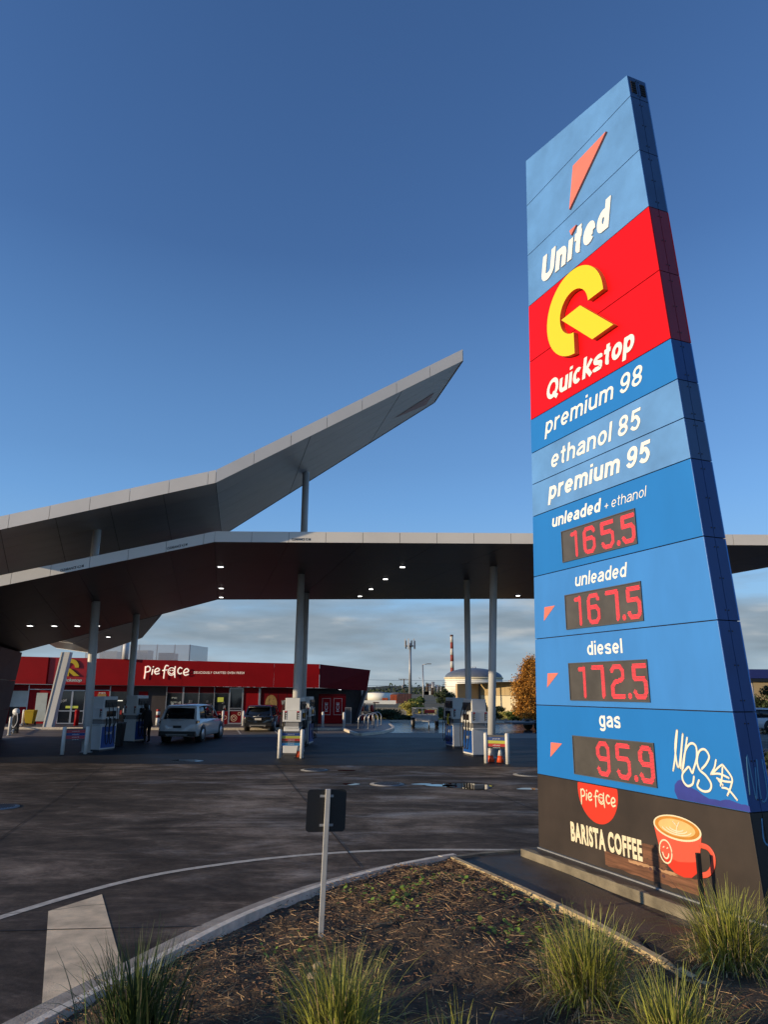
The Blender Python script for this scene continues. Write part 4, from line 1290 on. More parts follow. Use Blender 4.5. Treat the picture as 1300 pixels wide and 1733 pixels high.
# ------------------------------------------------------------------ fuel pumps
def make_pump(loc, label, hoses='R'):
    t = thing('fuel_pump', label, 'fuel pump', loc, 0, 'white fuel pumps under the canopy')
    w, d = .31, .48
    box_obj('plinth', M['dgrey'], t, -w + .02, w - .02, -d + .02, d - .02, 0, .06)
    box_obj('cabinet', M['white'], t, -w, w, -d, d, .06, .98, bevel=.015)
    box_obj('neck', M['grey'], t, -w + .05, w - .05, -d + .06, d - .06, .98, 1.20)
    h = box_obj('display_head', M['white'], t, -w - .05, w + .05, -d - .02, d + .02, 1.20, 1.62, bevel=.012)
    for s in (-1, 1):
        p = MB()
        p.box(s * .24 - .045, s * .24 + .045, -d - .028, -d - .021, 1.28, 1.60).build('grade_strip', M['black'], h)
        MB().box(s * .24 - .045, s * .24 + .045, -d - .034, -d - .029, 1.55, 1.60).build('red_tag', M['stripeP'], h)
        for k in range(4):
            MB().box(s * .24 + (-.002 if s < 0 else -.002), s * .24 + .05, -d - .034, -d - .029, 1.29 + k * .064, 1.325 + k * .064).build('price_tile', M['white'], h)
    box_obj('drip_shelf', M['white'], t, -w + .02, w - .02, -d - .05, d + .05, .98, 1.02)
    box_obj('top_housing', M['white'], t, -w + .02, w - .02, -d + .04, d - .04, 1.62, 2.08, bevel=.02)
    for s in (-1, 1):
        p = MB().box(s * (w + .002) if s > 0 else -w - .010, s * (w + .010) if s > 0 else -w - .002, -d + .05, d - .05, .12, .92)
        pb = p.build('side_panel', M['pumpblue'], t)
        box_obj('screen', M['glass'], t, *( (w + .052, w + .060) if s > 0 else (-w - .060, -w - .052)), -.30, .30, 1.30, 1.52)
        box_obj('nozzle_boot', M['black'], t, *((w - .018, w + .04) if s > 0 else (-w - .04, -w + .018)), -.35, .35, 1.66, 1.95)
        for k, y in enumerate((-.30, -.05, .22)):
            x = s * (w + .07)
            n_ = MB().tube([(x, y, 1.25), (x + s * .03, y, 1.05), (x + s * .01, y - .03, .92)], .03, 6)
            n_.build('nozzle', M['black'], t)
            MB().tube(smooth_line([(x, y, 1.85), (x + s * .09, y + .02, 1.5), (x + s * .13, y + .03, .8), (x + s * .12, y + .03, .35), (x + s * .07, y, .28), (x + s * .03, y - .02, .55), (x, y - .02, .95)], 4), .016, 6).build('hose', M['rubber'], t)
    # word on the blue sides
    for s in (-1, 1):
        o = text_part('lettering', 'United', M['white'], t, 0, .42, 0, .12, 0, bold=.02, shear=.25, depth=.002)
        if s > 0:
            mm = Matrix(((0, -1, 0, w + .011), (1, 0, 0, -.22), (0, 0, 1, .62), (0, 0, 0, 1)))
        else:
            mm = Matrix(((0, 1, 0, -w - .011), (-1, 0, 0, .22), (0, 0, 1, .62), (0, 0, 0, 1)))
        o.data.transform(mm)
    return t
P0_ = make_pump((-3.42, 29.0, 0), 'white fuel pump in the centre, in front of the thick column')
for loc, lab in [((-11.25, 30.0, 0), 'white and blue fuel pump beside the left column, behind the small price board'),
                 ((-11.55, 34.9, 0), 'grey-white fuel pump between the second left column and the person in black'),
                 ((-3.55, 34.0, 0), 'fuel pump hidden mostly behind the centre pump'),
                 ((3.55, 28.75, 0), 'white fuel pump with a blue side, nearest of the right pair, behind the column'),
                 ((3.22, 32.9, 0), 'white fuel pump with a yellow nozzle, farther of the right pair')]:
    place_copy(P0_, loc, rz=R(-16) if loc[0] < -8 else (R(16) if loc[0] > 0 else R(-7)), label=lab)
P0_.rotation_euler = (0, 0, R(-7))
# yellow diesel nozzle on the far right pump's left side
t = thing('fuel_nozzle', 'yellow fuel nozzle hanging on the left side of the farther right pump', 'nozzle', (2.86, 32.35, 1.0))
MB().tube([(0, 0, .42), (-.05, -.02, .20), (-.02, -.04, 0)], .045, 8).build('grip', M['binyellow'], t)
# dark service bins between the pumps
for lab, x, y in [('black waste bin between the two left pumps', -11.45, 32.3), ('black waste bin between the two right pumps', 3.72, 30.7)]:
    t = thing('waste_bin', lab, 'bin', (x, y, 0), 0, 'black bins beside the pumps')
    MB().hexa([(-.22, -.22, 0), (.22, -.22, 0), (.22, .22, 0), (-.22, .22, 0)], [(-.27, -.27, .92), (.27, -.27, .92), (.27, .27, .92), (-.27, .27, .92)]).build('body', M['black'], t, bevel=.01)
    MB().box(-.28, .28, -.28, .28, .925, .98).build('lid', M['dgrey'], t)
t = thing('hand_towel_box', 'cream and red paper towel box on the slim right column', 'dispenser', (3.54, 30.42, 1.15))
MB().box(-.10, .10, -.09, .0, 0, .34).build('box', mat('cream_box', (.5, .45, .33), .5), t, bevel=.01)
MB().sphere((0, -.045, .345), .1, 12, 6, (1, .5, .5)).build('lid', M['stripeR'], t)
t = thing('squeegee_bucket', 'blue squeegee bucket hanging on the slim right column', 'bucket', (3.56, 30.40, .62))
MB().ring([(0, -.06, 0), (0, -.06, .22)], [.085, .11], 12).build('bucket', M['pumpblue'], t)

# ------------------------------------------------------------------ price boards between white posts
def board(loc, rz, label, strips, gap=.80, texts=()):
    t = thing('price_board', label, 'fuel board', loc, rz, 'small fuel grade boards between white posts')
    for s in (-1, 1):
        b = MB(); b.ring([(s * gap / 2, 0, 0), (s * gap / 2, 0, .96), (s * gap / 2, 0, 1.0)], [.07, .07, .045], 16)
        b.build('post', M['post'], t)
    z = .93
    for m, h, txt in strips:
        p = MB().box(-gap / 2 + .072, gap / 2 - .072, -.012, .012, z - h + .004, z).build('strip', M[m] if isinstance(m, str) else m, t)
        if txt:
            text_part('lettering', txt, M['white'], p, -.12, .12, z - h * .72, z - h * .28, -.0125, bold=.01, depth=.002)
        z -= h
    return t
board((-11.51, 28.1, 0), R(20), 'small red and blue striped fuel board between white posts at the left pump', [('dgrey', .05, ''), ('stripeP', .11, 'premium 95'), ('stripeB', .10, 'unleaded'), ('stripeP', .11, 'premium 98'), ('dgrey', .06, 'gas')])
board((-3.31, 27.1, 0), R(3), 'small rainbow striped fuel board between white posts before the centre pump', [('dgrey', .06, ''), ('stripeB', .10, 'premium 98'), ('stripeY', .09, ''), ('stripeR', .09, 'unleaded'), ('black', .06, 'diesel'), ('stripeC', .10, 'gas')])
board((3.88, 25.6, 0), R(-22), 'sunlit striped fuel board between cream posts with two cones behind', [('dgrey', .07, ''), ('stripeB', .11, 'premium 98'), ('stripeY', .10, ''), ('stripeR', .10, 'unleaded'), ('black', .06, 'diesel')], .74)

def cone(loc, label):
    t = thing('traffic_cone', label, 'traffic cone', loc, 0, 'orange and white traffic cones')
    MB().box(-.17, .17, -.17, .17, 0, .03).build('base', M['black'], t, bevel=.008)
    MB().ring([(0, 0, .03), (0, 0, .24)], [.135, .09], 20).build('lower_cone', M['cone'], t)
    MB().ring([(0, 0, .241), (0, 0, .46)], [.0897, .045], 20).build('reflective_sleeve', M['reflect'], t)
    MB().ring([(0, 0, .461), (0, 0, .49)], [.0447, .038], 16).build('tip', M['reflect'], t)
    return t
c0 = cone((-3.03, 27.35, 0), 'orange and white traffic cone behind the centre fuel board')
place_copy(c0, (3.72, 25.95, 0), label='left one of the two orange and white cones behind the right fuel board')
place_copy(c0, (4.03, 25.85, 0), label='right one of the two orange and white cones behind the right fuel board')

# ------------------------------------------------------------------ footpath in front of the shop
FP = [(-24.6, 44.35), (-13.0, 44.75), (-6.4, 45.45), (-2.45, 45.66), (-1.48, 40.6), (-1.15, 40.2), (0.0, 42.2), (0.62, 45.6), (.75, 47.7), (.56, 51.9), (.5, 60), (-26, 60)]
b = MB().prism(FP[::-1] if False else FP, 0.0, .115)
struct(b.build('pavement', mat('pavement_dark', (.07, .065, .062), .5, var=.3, scale=1.2, rvar=.2)))
def kerb_line(pts, w, z0, z1, m):
    b = MB()
    for a, c in zip(pts[:-1], pts[1:]):
        a = Vector((*a, 0)); c = Vector((*c, 0)); d = (c - a).normalized(); n = Vector((-d.y, d.x, 0))
        a2 = a - d * 0.0; c2 = c
        q_ = [a2 - n * w * .1, c2 - n * w * .1, c2 + n * w * .9, a2 + n * w * .9]
        b.hexa([(p.x, p.y, z0) for p in q_], [(p.x, p.y, z1) for p in q_])
    return struct(b.build('kerb', m))
kerb_line(FP[:10], .16, -.01, .135, M['kerbwhite'])
# parking bay lines
for a, b_ in [((-8.81, 45.3), (-7.78, 41.04)), ((-6.55, 45.2), (-5.75, 41.25)), ((-4.3, 45.3), (-3.59, 41.1)), ((-11.6, 44.6), (-10.4, 41.0))]:
    ribbon('parking_line', [a, b_], .09, .009, M['linewhite'])

# ------------------------------------------------------------------ shop
SH = thing('shop', 'low red petrol station shop with a leaning right end and dark glass front', 'shop', (-24.6, 49.0, 0), R(5.1))
SL = 20.28
z0 = .115
def ztop(x): return 4.42 - .33 * x / SL
def zbot(x): return 2.65 - .14 * x / SL
# fascia as separate sheets
xs = [0.0, 2.35, 4.9, 8.0, 11.1, 14.2, 17.2, SL]
for i in range(len(xs) - 1):
    a, c = xs[i] + .006, xs[i + 1] - .006
    o = .12 if i == 0 else 0.0
    MB().hexa([(a, -.55 - o, zbot(a)), (c, -.55 - o, zbot(c)), (c, -.40, zbot(c)), (a, -.40, zbot(a))], [(a, -.55 - o, ztop(a)), (c, -.55 - o, ztop(c)), (c, -.40, ztop(c)), (a, -.40, ztop(a))]).build('fascia_sheet', M['red'], SH)
# raked return of the fascia and the leaning end fin
MB().hexa([(SL + .01, -.55, zbot(SL)), (23.75, 2.35, 2.34), (23.72, 2.6, 2.34), (SL + .01, -.40, zbot(SL))], [(SL + .01, -.55, ztop(SL)), (23.98, 2.35, 3.80), (23.95, 2.6, 3.80), (SL + .01, -.40, ztop(SL))]).build('fascia_return', M['redD'], SH)  # shade on this turned face is put in as a darker red
MB().hexa([(22.85, 3.1, z0), (23.05, 3.1, z0), (23.05, 5.4, z0), (22.85, 5.4, z0)], [(23.52, 2.4, 2.34), (23.72, 2.4, 2.34), (23.72, 5.2, 2.34), (23.52, 5.2, 2.34)]).build('end_fin', M['dgrey'], SH)
MB().hexa([(23.055, 3.09, z0), (23.13, 3.09, z0), (23.13, 5.4, z0), (23.055, 5.4, z0)], [(23.725, 2.39, 2.34), (23.80, 2.39, 2.34), (23.80, 5.2, 2.34), (23.725, 5.2, 2.34)]).build('fin_edge', M['column'], SH)
MB().hexa([(-.1, -.38, 3.9), (SL, -.38, 3.6), (23.6, 2.6, 3.4), (-.1, 9, 3.9)], [(-.1, -.38, 4.1), (SL, -.38, 3.8), (23.6, 2.6, 3.6), (-.1, 9, 4.1)]).build('roof', M['grey'], SH)
MB().hexa([(.02, -.38, 2.60), (SL, -.38, 2.46), (23.5, 2.6, 2.36), (.02, 5, 2.60)], [(.02, -.38, 2.64), (SL, -.38, 2.50), (23.5, 2.6, 2.40), (.02, 5, 2.64)]).build('ceiling', M['dgrey'], SH)
# left end leans outwards
MB().hexa([(-.9, -.5, z0), (-.6, -.5, z0), (-.6, 4, z0), (-.9, 4, z0)], [(-.35, -.5, 2.62), (-.05, -.5, 2.62), (-.05, 4, 2.62), (-.35, 4, 2.62)]).build('left_wall', M['dgrey'], SH)
# facade bays from left to right: (x0, x1, kind)
def facade(x0, x1, za, zb, m, name='wall_panel', y=0.0, d=.10, parent=None):
    return box_obj(name, M[m], parent or SH, x0, x1, y, y + d, za, zb)
def frame_rect(parent, x0, x1, za, zb, w=.06, y=-.03, d=.08, m='alu', mid=None):
    for (a, b_, c, e) in ((x0, x0 + w, za, zb), (x1 - w, x1, za, zb), (x0 + w, x1 - w, zb - w, zb), (x0 + w, x1 - w, za, za + w)):
        box_obj('frame', M[m], parent, a, b_, y, y + d, c, e)
    if mid:
        box_obj('transom', M[m], parent, x0 + w, x1 - w, y, y + d, mid - .03, mid + .03)
# bay 1: cream upper panel and a counter hatch below
facade(-.15, 1.05, 1.18, 2.20, 'frost', 'frosted_panel')
facade(-.2, 1.05, 2.21, 2.60, 'redD')
facade(-.5, -.02, z0, 1.17, 'redD')
box_obj('counter_hatch', M['glass'], SH, .0, .62, .0, .1, z0, 1.10)
facade(.63, 1.05, z0, 1.17, 'red')
box_obj('mullion', M['alu'], SH, 1.06, 1.12, -.04, .08, z0, 2.6)
# bay 2: red with the pale door
facade(1.13, 3.05, z0, 2.60, 'red')
box_obj('door', M['frost'], SH, 1.62, 2.32, -.035, -.005, .27, 2.08)
box_obj('transom', M['alu'], SH, 1.13, 3.05, -.04, -.005, 2.28, 2.33)
# bay 3: sliding glass entry doors
ent = box_obj('entry_doors', M['glass'], SH, 3.06, 4.78, .02, .06, z0, 2.27)
frame_rect(ent, 3.06, 3.92, z0, 2.27, .055, -.03, .045, mid=.93)
frame_rect(ent, 3.925, 4.78, z0, 2.27, .055, -.03, .045, mid=.93)
box_obj('lit_shelf', M['yelgreen'], ent, 3.55, 4.35, -.002, .018, 1.10, 1.25)
text_part('lettering', 'O DAY', M['white'], ent, 3.20, 3.62, 1.50, 1.66, -.031, shear=.2, depth=.002, rot=(3.4, 1.6, R(12)))
facade(3.06, 4.78, 2.28, 2.60, 'redD')
facade(4.79, 5.05, z0, 2.6, 'red')
# bay 4: posters
po = facade(5.06, 6.3, z0, 2.25, 'red')
for k, (x0, m) in enumerate([(5.55, 'shirt')]):
    box_obj('poster', M[m], po, x0, x0 + .55, -.02, -.004, 1.25, 2.02)
    text_part('lettering', 'PIES', M['white'], po, x0 + .05, x0 + .5, 2.04, 2.14, -.005, bold=.02, depth=.003)
facade(5.06, 6.3, 2.26, 2.6, 'redD')
box_obj('transom', M['alu'], SH, 5.06, 6.3, -.04, -.005, 2.24, 2.29)
box_obj('mullion', M['alu'], SH, 6.31, 6.37, -.04, .08, z0, 2.6)
facade(6.38, 7.6, 2.2, 2.6, 'red')
w_ = box_obj('window', M['shopglass'], SH, 6.38, 7.6, .03, .06, z0, 2.2)
box_obj('ceiling_light', M['litwin'], w_, 6.85, 7.2, .01, .028, 1.58, 1.63)
for k in range(5):
    box_obj('display_item', M['stripeR' if k % 2 else 'reflect'], w_, 6.55 + k * .18, 6.66 + k * .18, .008, .028, .72 + .1 * (k % 3), .98 + .12 * (k % 3))
# bay 5: dark recess
facade(7.62, 10.0, z0, 2.55, 'wallD', y=.35)
rb = box_obj('banner', M['red'], SH, 8.15, 8.75, .28, .34, .4, 2.2)
o = text_part('lettering', 'DOG', M['white'], rb, 0, .9, 0, .2, 0, bold=.02, depth=.003)
o.data.transform(Matrix(((0, 0, 1, 8.42), (0, 1, 0, .275), (1, 0, 0, .9), (0, 0, 0, 1))))
# bays 6-9: shop windows
wx = [10.05, 11.15, 12.2, 13.22, 14.20]
for i in range(4):
    a, c = wx[i], wx[i + 1]
    w_ = box_obj('window', M['shopglass'], SH, a + .03, c - .03, .03, .06, .95, 2.12)
    facade(a + .01, c - .01, 2.13, 2.53, 'redD', y=.02)
    low = facade(a + .01, c - .01, z0, .94, 'redD', 'decal_panel', y=.02)
    q = random.Random(i)
    for k in range(6):
        cx, cz, rr = q.uniform(a + .15, c - .15), q.uniform(.25, .85), q.choice([.05, .04, .12])
        if rr > .1:
            strokes('decal_ring', [circle(cx, cz, rr, 20) + [(cx + rr, cz)]], .012, M['cupcream'], low, .016, .1, smooth=False)
        else:
            MB().xz(circle(cx, cz, rr * .5, 10), .017).build('decal_dot', M['cupcream'], low)
    box_obj('mullion', M['alu'], SH, a - (.05 if i == 1 else .02), a + (.06 if i == 1 else .02), -.04, .1, z0, 2.53)
    for k in range(5):
        x = q.uniform(a + .1, c - .2); z = q.uniform(1.0, 1.5)
        box_obj('display_item', M[q.choice(['grey', 'frost', 'stripeR', 'dgrey', 'grey'])], w_, x, x + q.uniform(.04, .16), .008, .028, z, z + q.uniform(.05, .2))
box_obj('shelf_sign', M['yelgreen'], SH, 13.45, 13.85, .0, .028, 1.55, 1.85)
text_part('lettering', 'PIE', M['frost'], SH, 10.4, 10.75, 1.75, 1.85, .029, bold=.02, depth=.003)
text_part('lettering', 'PASTRY', M['frost'], SH, 10.35, 10.8, 1.45, 1.56, .029, bold=.02, depth=.003)
# glass door
dr = box_obj('door', M['glass'], SH, 14.24, 15.14, .02, .05, .95, 2.45)
frame_rect(dr, 14.22, 15.16, z0, 2.49, .075, -.03, .049, mid=1.0)
box_obj('push_bar', M['alu'], dr, 14.30, 15.08, -.05, -.01, 1.12, 1.16)
low = box_obj('door_decal', M['redD'], dr, 14.30, 15.08, .0, .015, z0 + .08, .94)
strokes('decal_ring', [circle(14.6, .5, .2, 24) + [(14.8, .5)], circle(14.6, .5, .1, 16) + [(14.7, .5)], circle(14.95, .78, .09, 16) + [(15.04, .78)]], .014, M['cupcream'], low, -.003, .1, smooth=False)
facade(15.18, 16.18, z0, 2.52, 'red', y=.02)
box_obj('mullion', M['alu'], SH, 16.19, 16.31, -.05, .08, z0, 2.52)
# poster wall with the pie and words
pw = facade(16.33, 18.7, z0, 2.52, 'redD', 'poster_wall', y=.02)
MB().xz(circle(17.05, 1.45, .40, 28, rz=.58), .014).build('pie_picture', M['shirt'], pw)
for k, (x, z) in enumerate([(16.92, 1.7), (17.2, 1.75), (17.05, 1.3), (17.25, 1.2)]):
    MB().xz(circle(x, z, .035, 10), .010).build('pie_vent', M['rust'], pw)
text_part('lettering', 'WE WON!', M['frost'], pw, 17.75, 18.55, 1.35, 1.68, .018, bold=.03, depth=.004)
text_part('lettering', '- 2019 -'.replace('2019', 'BEST'), M['frost'], pw, 17.95, 18.4, 1.10, 1.25, .018, bold=.02, depth=.004)
for x in (16.9, 17.5, 18.1):
    box_obj('seam', M['gap'], pw, x, x + .012, .012, .019, z0, 2.5)
# porch back wall, side, and things under it
facade(18.72, 23.4, z0, 2.46, 'dgrey', 'porch_wall', y=3.2)
MB().hexa([(18.72, .02, z0), (18.85, .02, z0), (18.85, 3.19, z0), (18.72, 3.19, z0)], [(18.72, .02, 2.5), (18.85, .02, 2.5), (18.85, 3.19, 2.44), (18.72, 3.19, 2.44)]).build('porch_side', M['grey'], SH)
# signs on the fascia
pie_face(M['lit'], SH, 8.60, 3.30, 2.95, -.64, r=.040, flat=.5)
strokes('red_glow_edge', [[(8.58, 3.05), (8.62, 3.4), (8.61, 3.82)]], .018, M['litred'], SH, -.60, .3)
text_part('lettering', 'DELICIOUSLY CRAFTED OVEN FRESH', M['lit'], SH, 11.85, 15.2, 3.39, 3.54, -.555, bold=.0, depth=.01, spacing=1.25)
oc = circle(3.78, 3.72, .56, 30, 0, R(267)); ic = circle(3.78, 3.72, .30, 30, 0, R(265))
n = len(oc); b = MB()
vs = [(p[0], -.64, p[1]) for p in oc] + [(p[0], -.64, p[1]) for p in ic] + [(p[0], -.56, p[1]) for p in oc] + [(p[0], -.56, p[1]) for p in ic]
fs = []
for i in range(n - 1):
    fs += [(i, n + i, n + i + 1, i + 1), (i, i + 1, 2 * n + i + 1, 2 * n + i), (n + i, 3 * n + i, 3 * n + i + 1, n + i + 1)]
b.add(vs, fs).build('emblem_arc', mat('emblem_shop', (.60, .42, .01), .4), SH)
MB().xz([(3.45, 3.66), (3.8, 3.66), (4.42, 3.18), (4.05, 3.18)], -.64, .08).build('emblem_bar', MATS['emblem_shop'], SH)
text_part('lettering', 'Quickstop', M['frost'], SH, 3.05, 4.60, 2.76, 3.02, -.675 if False else -.56, bold=.03, shear=.2, depth=.01)
# entry sign box behind the emblem
MB().box(2.42, 4.85, -.556, -.551, 2.74, 4.36).build('sign_box', mat('entry_red', (.36, .006, .010), .4, var=.1), SH)

# rooftop plant screen
RS = thing('plant_screen', 'grey louvred plant screen standing on the shop roof', 'louvre screen', (-21.6, 53.0, 3.95), R(-2))
for k in range(20):
    z = .45 + k * .055
    MB().box(0.02, 7.6, -.02, .02, z, z + .036).build('slat', M['alu'], RS)
    MB().hexa([(7.62, 0, z), (7.66, 0, z), (8.05, 3.2, z), (8.01, 3.2, z)], [(7.62, 0, z + .036), (7.66, 0, z + .036), (8.05, 3.2, z + .036), (8.01, 3.2, z + .036)]).build('slat', M['alu'], RS)
for x in (0.0, 1.3, 2.6, 3.9, 5.2, 6.5, 7.6):
    MB().box(x - .03, x + .03, .025, .08, 0, 1.56).build('post', M['galv'], RS)
for i, (a, c, h) in enumerate([(.6, 1.9, 1.1), (3.0, 4.2, 1.2), (5.0, 6.1, 1.0)]):
    MB().box(a, c, 1.0, 2.2, 0, h).build('plant_unit', M['grey'], RS)

# ------------------------------------------------------------------ bollards, kerb furniture
def bollard(loc, label, m='post', h=.93, r=.075):
    t = thing('bollard', label, 'bollard', loc, 0, 'white bollards along the shop kerb')
    MB().ring([(0, 0, 0), (0, 0, h - .05), (0, 0, h)], [r, r, r * .55], 16).build('pipe', M[m], t)
    MB().ring([(0, 0, .002), (0, 0, .014)], [r + .05, r + .05], 16).build('base_plate', M['galv'], t)
    return t
b0 = bollard((-10.32, 48.1, .115), 'white bollard between the white car and the shop door')
place_copy(b0, (-8.98, 48.0, .115), label='white bollard just left of the dark parked car')
place_copy(b0, (-6.22, 47.1, .115), label='white bollard right of the dark parked car, beside the centre pump')
place_copy(b0, (-3.78, 47.0, .115), label='white bollard in front of the red ice freezers')
place_copy(b0, (-2.42, 46.3, .115), label='white bollard at the kerb corner left of the bicycle hoops')
place_copy(b0, (-23.1, 47.9, .115), label='cream bollard by the yellow bin at the far left')
place_copy(b0, (-19.42, 38.95, 0), label='sunlit cream bollard standing beside the foot of the dark end wall')
t = thing('striped_bollard', 'cream bollard with red top and dark bands behind the white car', 'bollard', (-14.55, 48.2, .115))
MB().cyl(0, 0, 0, .45, .12).build('lower_band', M['post'], t)
MB().cyl(0, 0, .451, .62, .121).build('dark_band', M['redD'], t)
MB().cyl(0, 0, .621, .85, .12).build('middle_band', M['post'], t)
MB().cyl(0, 0, .851, .98, .121).build('top_cap', M['stripeR'], t)
t = thing('guard_rail', 'low pale rail between the two cream bollards at the far left', 'rail', (-21.2, 43.3, 0))
MB().tube([(1.75, -4.1, .16), (-1.85, 4.6, .26)], .035, 6).build('rail', M['post'], t)
for x, y in ((1.2, -2.8), (-1.2, 3.0)):
    MB().cyl(x, y, 0, .22, .03, n=8).build('leg', M['post'], t)
# yellow wheelie bin
t = thing('wheelie_bin', 'yellow wheelie bin against the red shop wall at the far left', 'bin', (-22.5, 47.6, .115), R(6))
MB().hexa([(-.22, -.24, .08), (.22, -.24, .08), (.22, .24, .08), (-.22, .24, .08)], [(-.29, -.33, .82), (.29, -.33, .82), (.29, .33, .82), (-.29, .33, .82)]).build('body', M['binyellow'], t, bevel=.02)
MB().hexa([(-.31, -.36, .825), (.31, -.36, .825), (.31, .36, .825), (-.31, .36, .825)], [(-.27, -.30, .90), (.27, -.30, .90), (.27, .33, .92), (-.27, .33, .92)]).build('lid', M['binyellow'], t, bevel=.01)
for s in (-1, 1):
    MB().ring([(s * .20, .26, .10), (s * .27, .26, .10)], [.10, .10], 14).build('wheel', M['rubber'], t)
# air and water stand by the wall
t = thing('air_hose_stand', 'dark air hose stand with a round white reel beside the dark end wall', 'air hose stand', (-20.1, 40.9, 0))
MB().box(-.16, .16, -.12, .12, 0, 1.05).build('cabinet', M['black'], t, bevel=.01)
MB().ring([(0, -.13, 1.12), (0, -.06, 1.12)], [.19, .19], 20).build('reel', M['white'], t)
MB().tube(smooth_line([(.1, -.16, 1.05), (.17, -.2, .6), (.0, -.22, .3), (-.12, -.2, .55), (-.08, -.18, .95)], 5), .022, 6).build('hose', M['reflect'], t)
# red sandbag-shaped gas bottle / roll by the entry
t = thing('promotional_bin', 'tall red printed barrel in front of the glass shop doors', 'display bin', (-19.3, 47.0, .115))
MB().ring([(0, 0, 0), (0, 0, .45), (0, 0, .9)], [.15, .12, .15], 16).build('barrel', M['red'], t)
MB().ring([(0, 0, .902), (0, 0, .96)], [.13, .13], 16).build('rim', M['stripeR'], t)
# ice freezers
t = thing('ice_freezer', 'red double ice freezer with two white-edged doors under the shop porch', 'freezer', (-3.55, 51.9, .115), R(5))
MB().box(-.95, .95, 0, .75, .0, 1.85).build('cabinet', M['red'], t, bevel=.02)
for s in (-1, 1):
    d = MB().box(s * .40 - .30, s * .40 + .30, -.03, -.004, .55, 1.72).build('door', M['red'], t, bevel=.008)
    for (a, b_, c, e) in ((-.29, .29, 1.68, 1.70), (-.29, .29, .58, .60), (-.29, -.27, .60, 1.68), (.27, .29, .60, 1.68)):
        MB().box(s * .40 + a, s * .40 + b_, -.036, -.031, c, e).build('trim', M['reflect'], d)
    o = text_part('lettering', 'ICE', M['reflect'], d, 0, .62, 0, .2, 0, bold=.02, depth=.002)
    o.data.transform(Matrix(((0, 0, 1, s * .40 - .10), (0, 1, 0, -.031), (1, 0, 0, .80), (0, 0, 0, 1))))
MB().box(-.95, .95, .05, .7, 1.86, 1.98).build('top_sign', M['redD'], t)
# gas bottle cages
t = thing('gas_bottle_cage', 'dark cage of red gas bottles in the shadow of the shop porch', 'gas bottle cage', (-1.35, 54.5, .115), R(5))
for x in (-.75, 0, .75):
    for y in (-.3, .3):
        MB().box(x - .02, x + .02, y - .02, y + .02, 0, 1.35).build('cage_post', M['dgrey'], t)
for z in (.05, .68, 1.32):
    for y in (-.3, .3):
        MB().box(-.77, .77, y - .015, y + .015, z, z + .03).build('cage_rail', M['dgrey'], t)
for k in range(4):
    for z in (.1, .74):
        b = MB(); x = -.56 + k * .37
        b.ring([(x, 0, z), (x, 0, z + .04), (x, 0, z + .36), (x, 0, z + .44), (x, 0, z + .50)], [.10, .14, .14, .07, .05], 12)
        b.build('gas_bottle', M['stripeR' if k % 2 else 'grey'], t)
t = thing('sandwich_board', 'small frame stand at the right end of the dark porch', 'sign stand', (-2.4, 51.6, .115), R(5))
for (a, b_, c, e) in ((-.22, .22, 1.05, 1.10), (-.22, .22, 0, .05), (-.22, -.17, .05, 1.05), (.17, .22, .05, 1.05)):
    MB().box(a, b_, -.02, .02, c, e).build('frame', M['galv'], t)
MB().box(-.17, .17, -.01, .01, .05, 1.05).build('panel', M['dgrey'], t)
t = thing('porch_light', 'small square light under the shop porch', 'downlight', (-3.0, 51.5, 2.40), R(5))
MB().box(-.12, .12, -.12, .12, 0, .03).build('frame', M['white'], t)
MB().box(-.09, .09, -.09, .09, -.008, -.001).build('lens', M['lamp'], t)
# bicycle hoops
def hoop(loc, label):
    t = thing('bicycle_hoop', label, 'bicycle rack', loc, R(8), 'bicycle hoops on the shop pavement')
    pts = [(-.30, 0, 0)] + [(-.30, 0, .45)] + [(-.30 * math.cos(a), 0, .50 + .32 * math.sin(a)) for a in [i * math.pi / 12 for i in range(13)]] + [(.30, 0, .45), (.30, 0, 0)]
    MB().tube(pts, .028, 10).build('tube', M['alu'], t)
    for s in (-1, 1):
        MB().cyl(s * .30, 0, .001, .012, .07, n=12).build('foot_plate', M['galv'], t)
    return t
h0 = hoop((-1.18, 45.4, .115), 'steel bicycle hoop nearest the camera, leftmost of four')
place_copy(h0, (-.86, 47.2, .115), label='second steel bicycle hoop from the nearest')
place_copy(h0, (-.62, 48.9, .115), label='third steel bicycle hoop from the nearest')
place_copy(h0, (-.40, 50.6, .115), label='farthest steel bicycle hoop, rightmost of four')

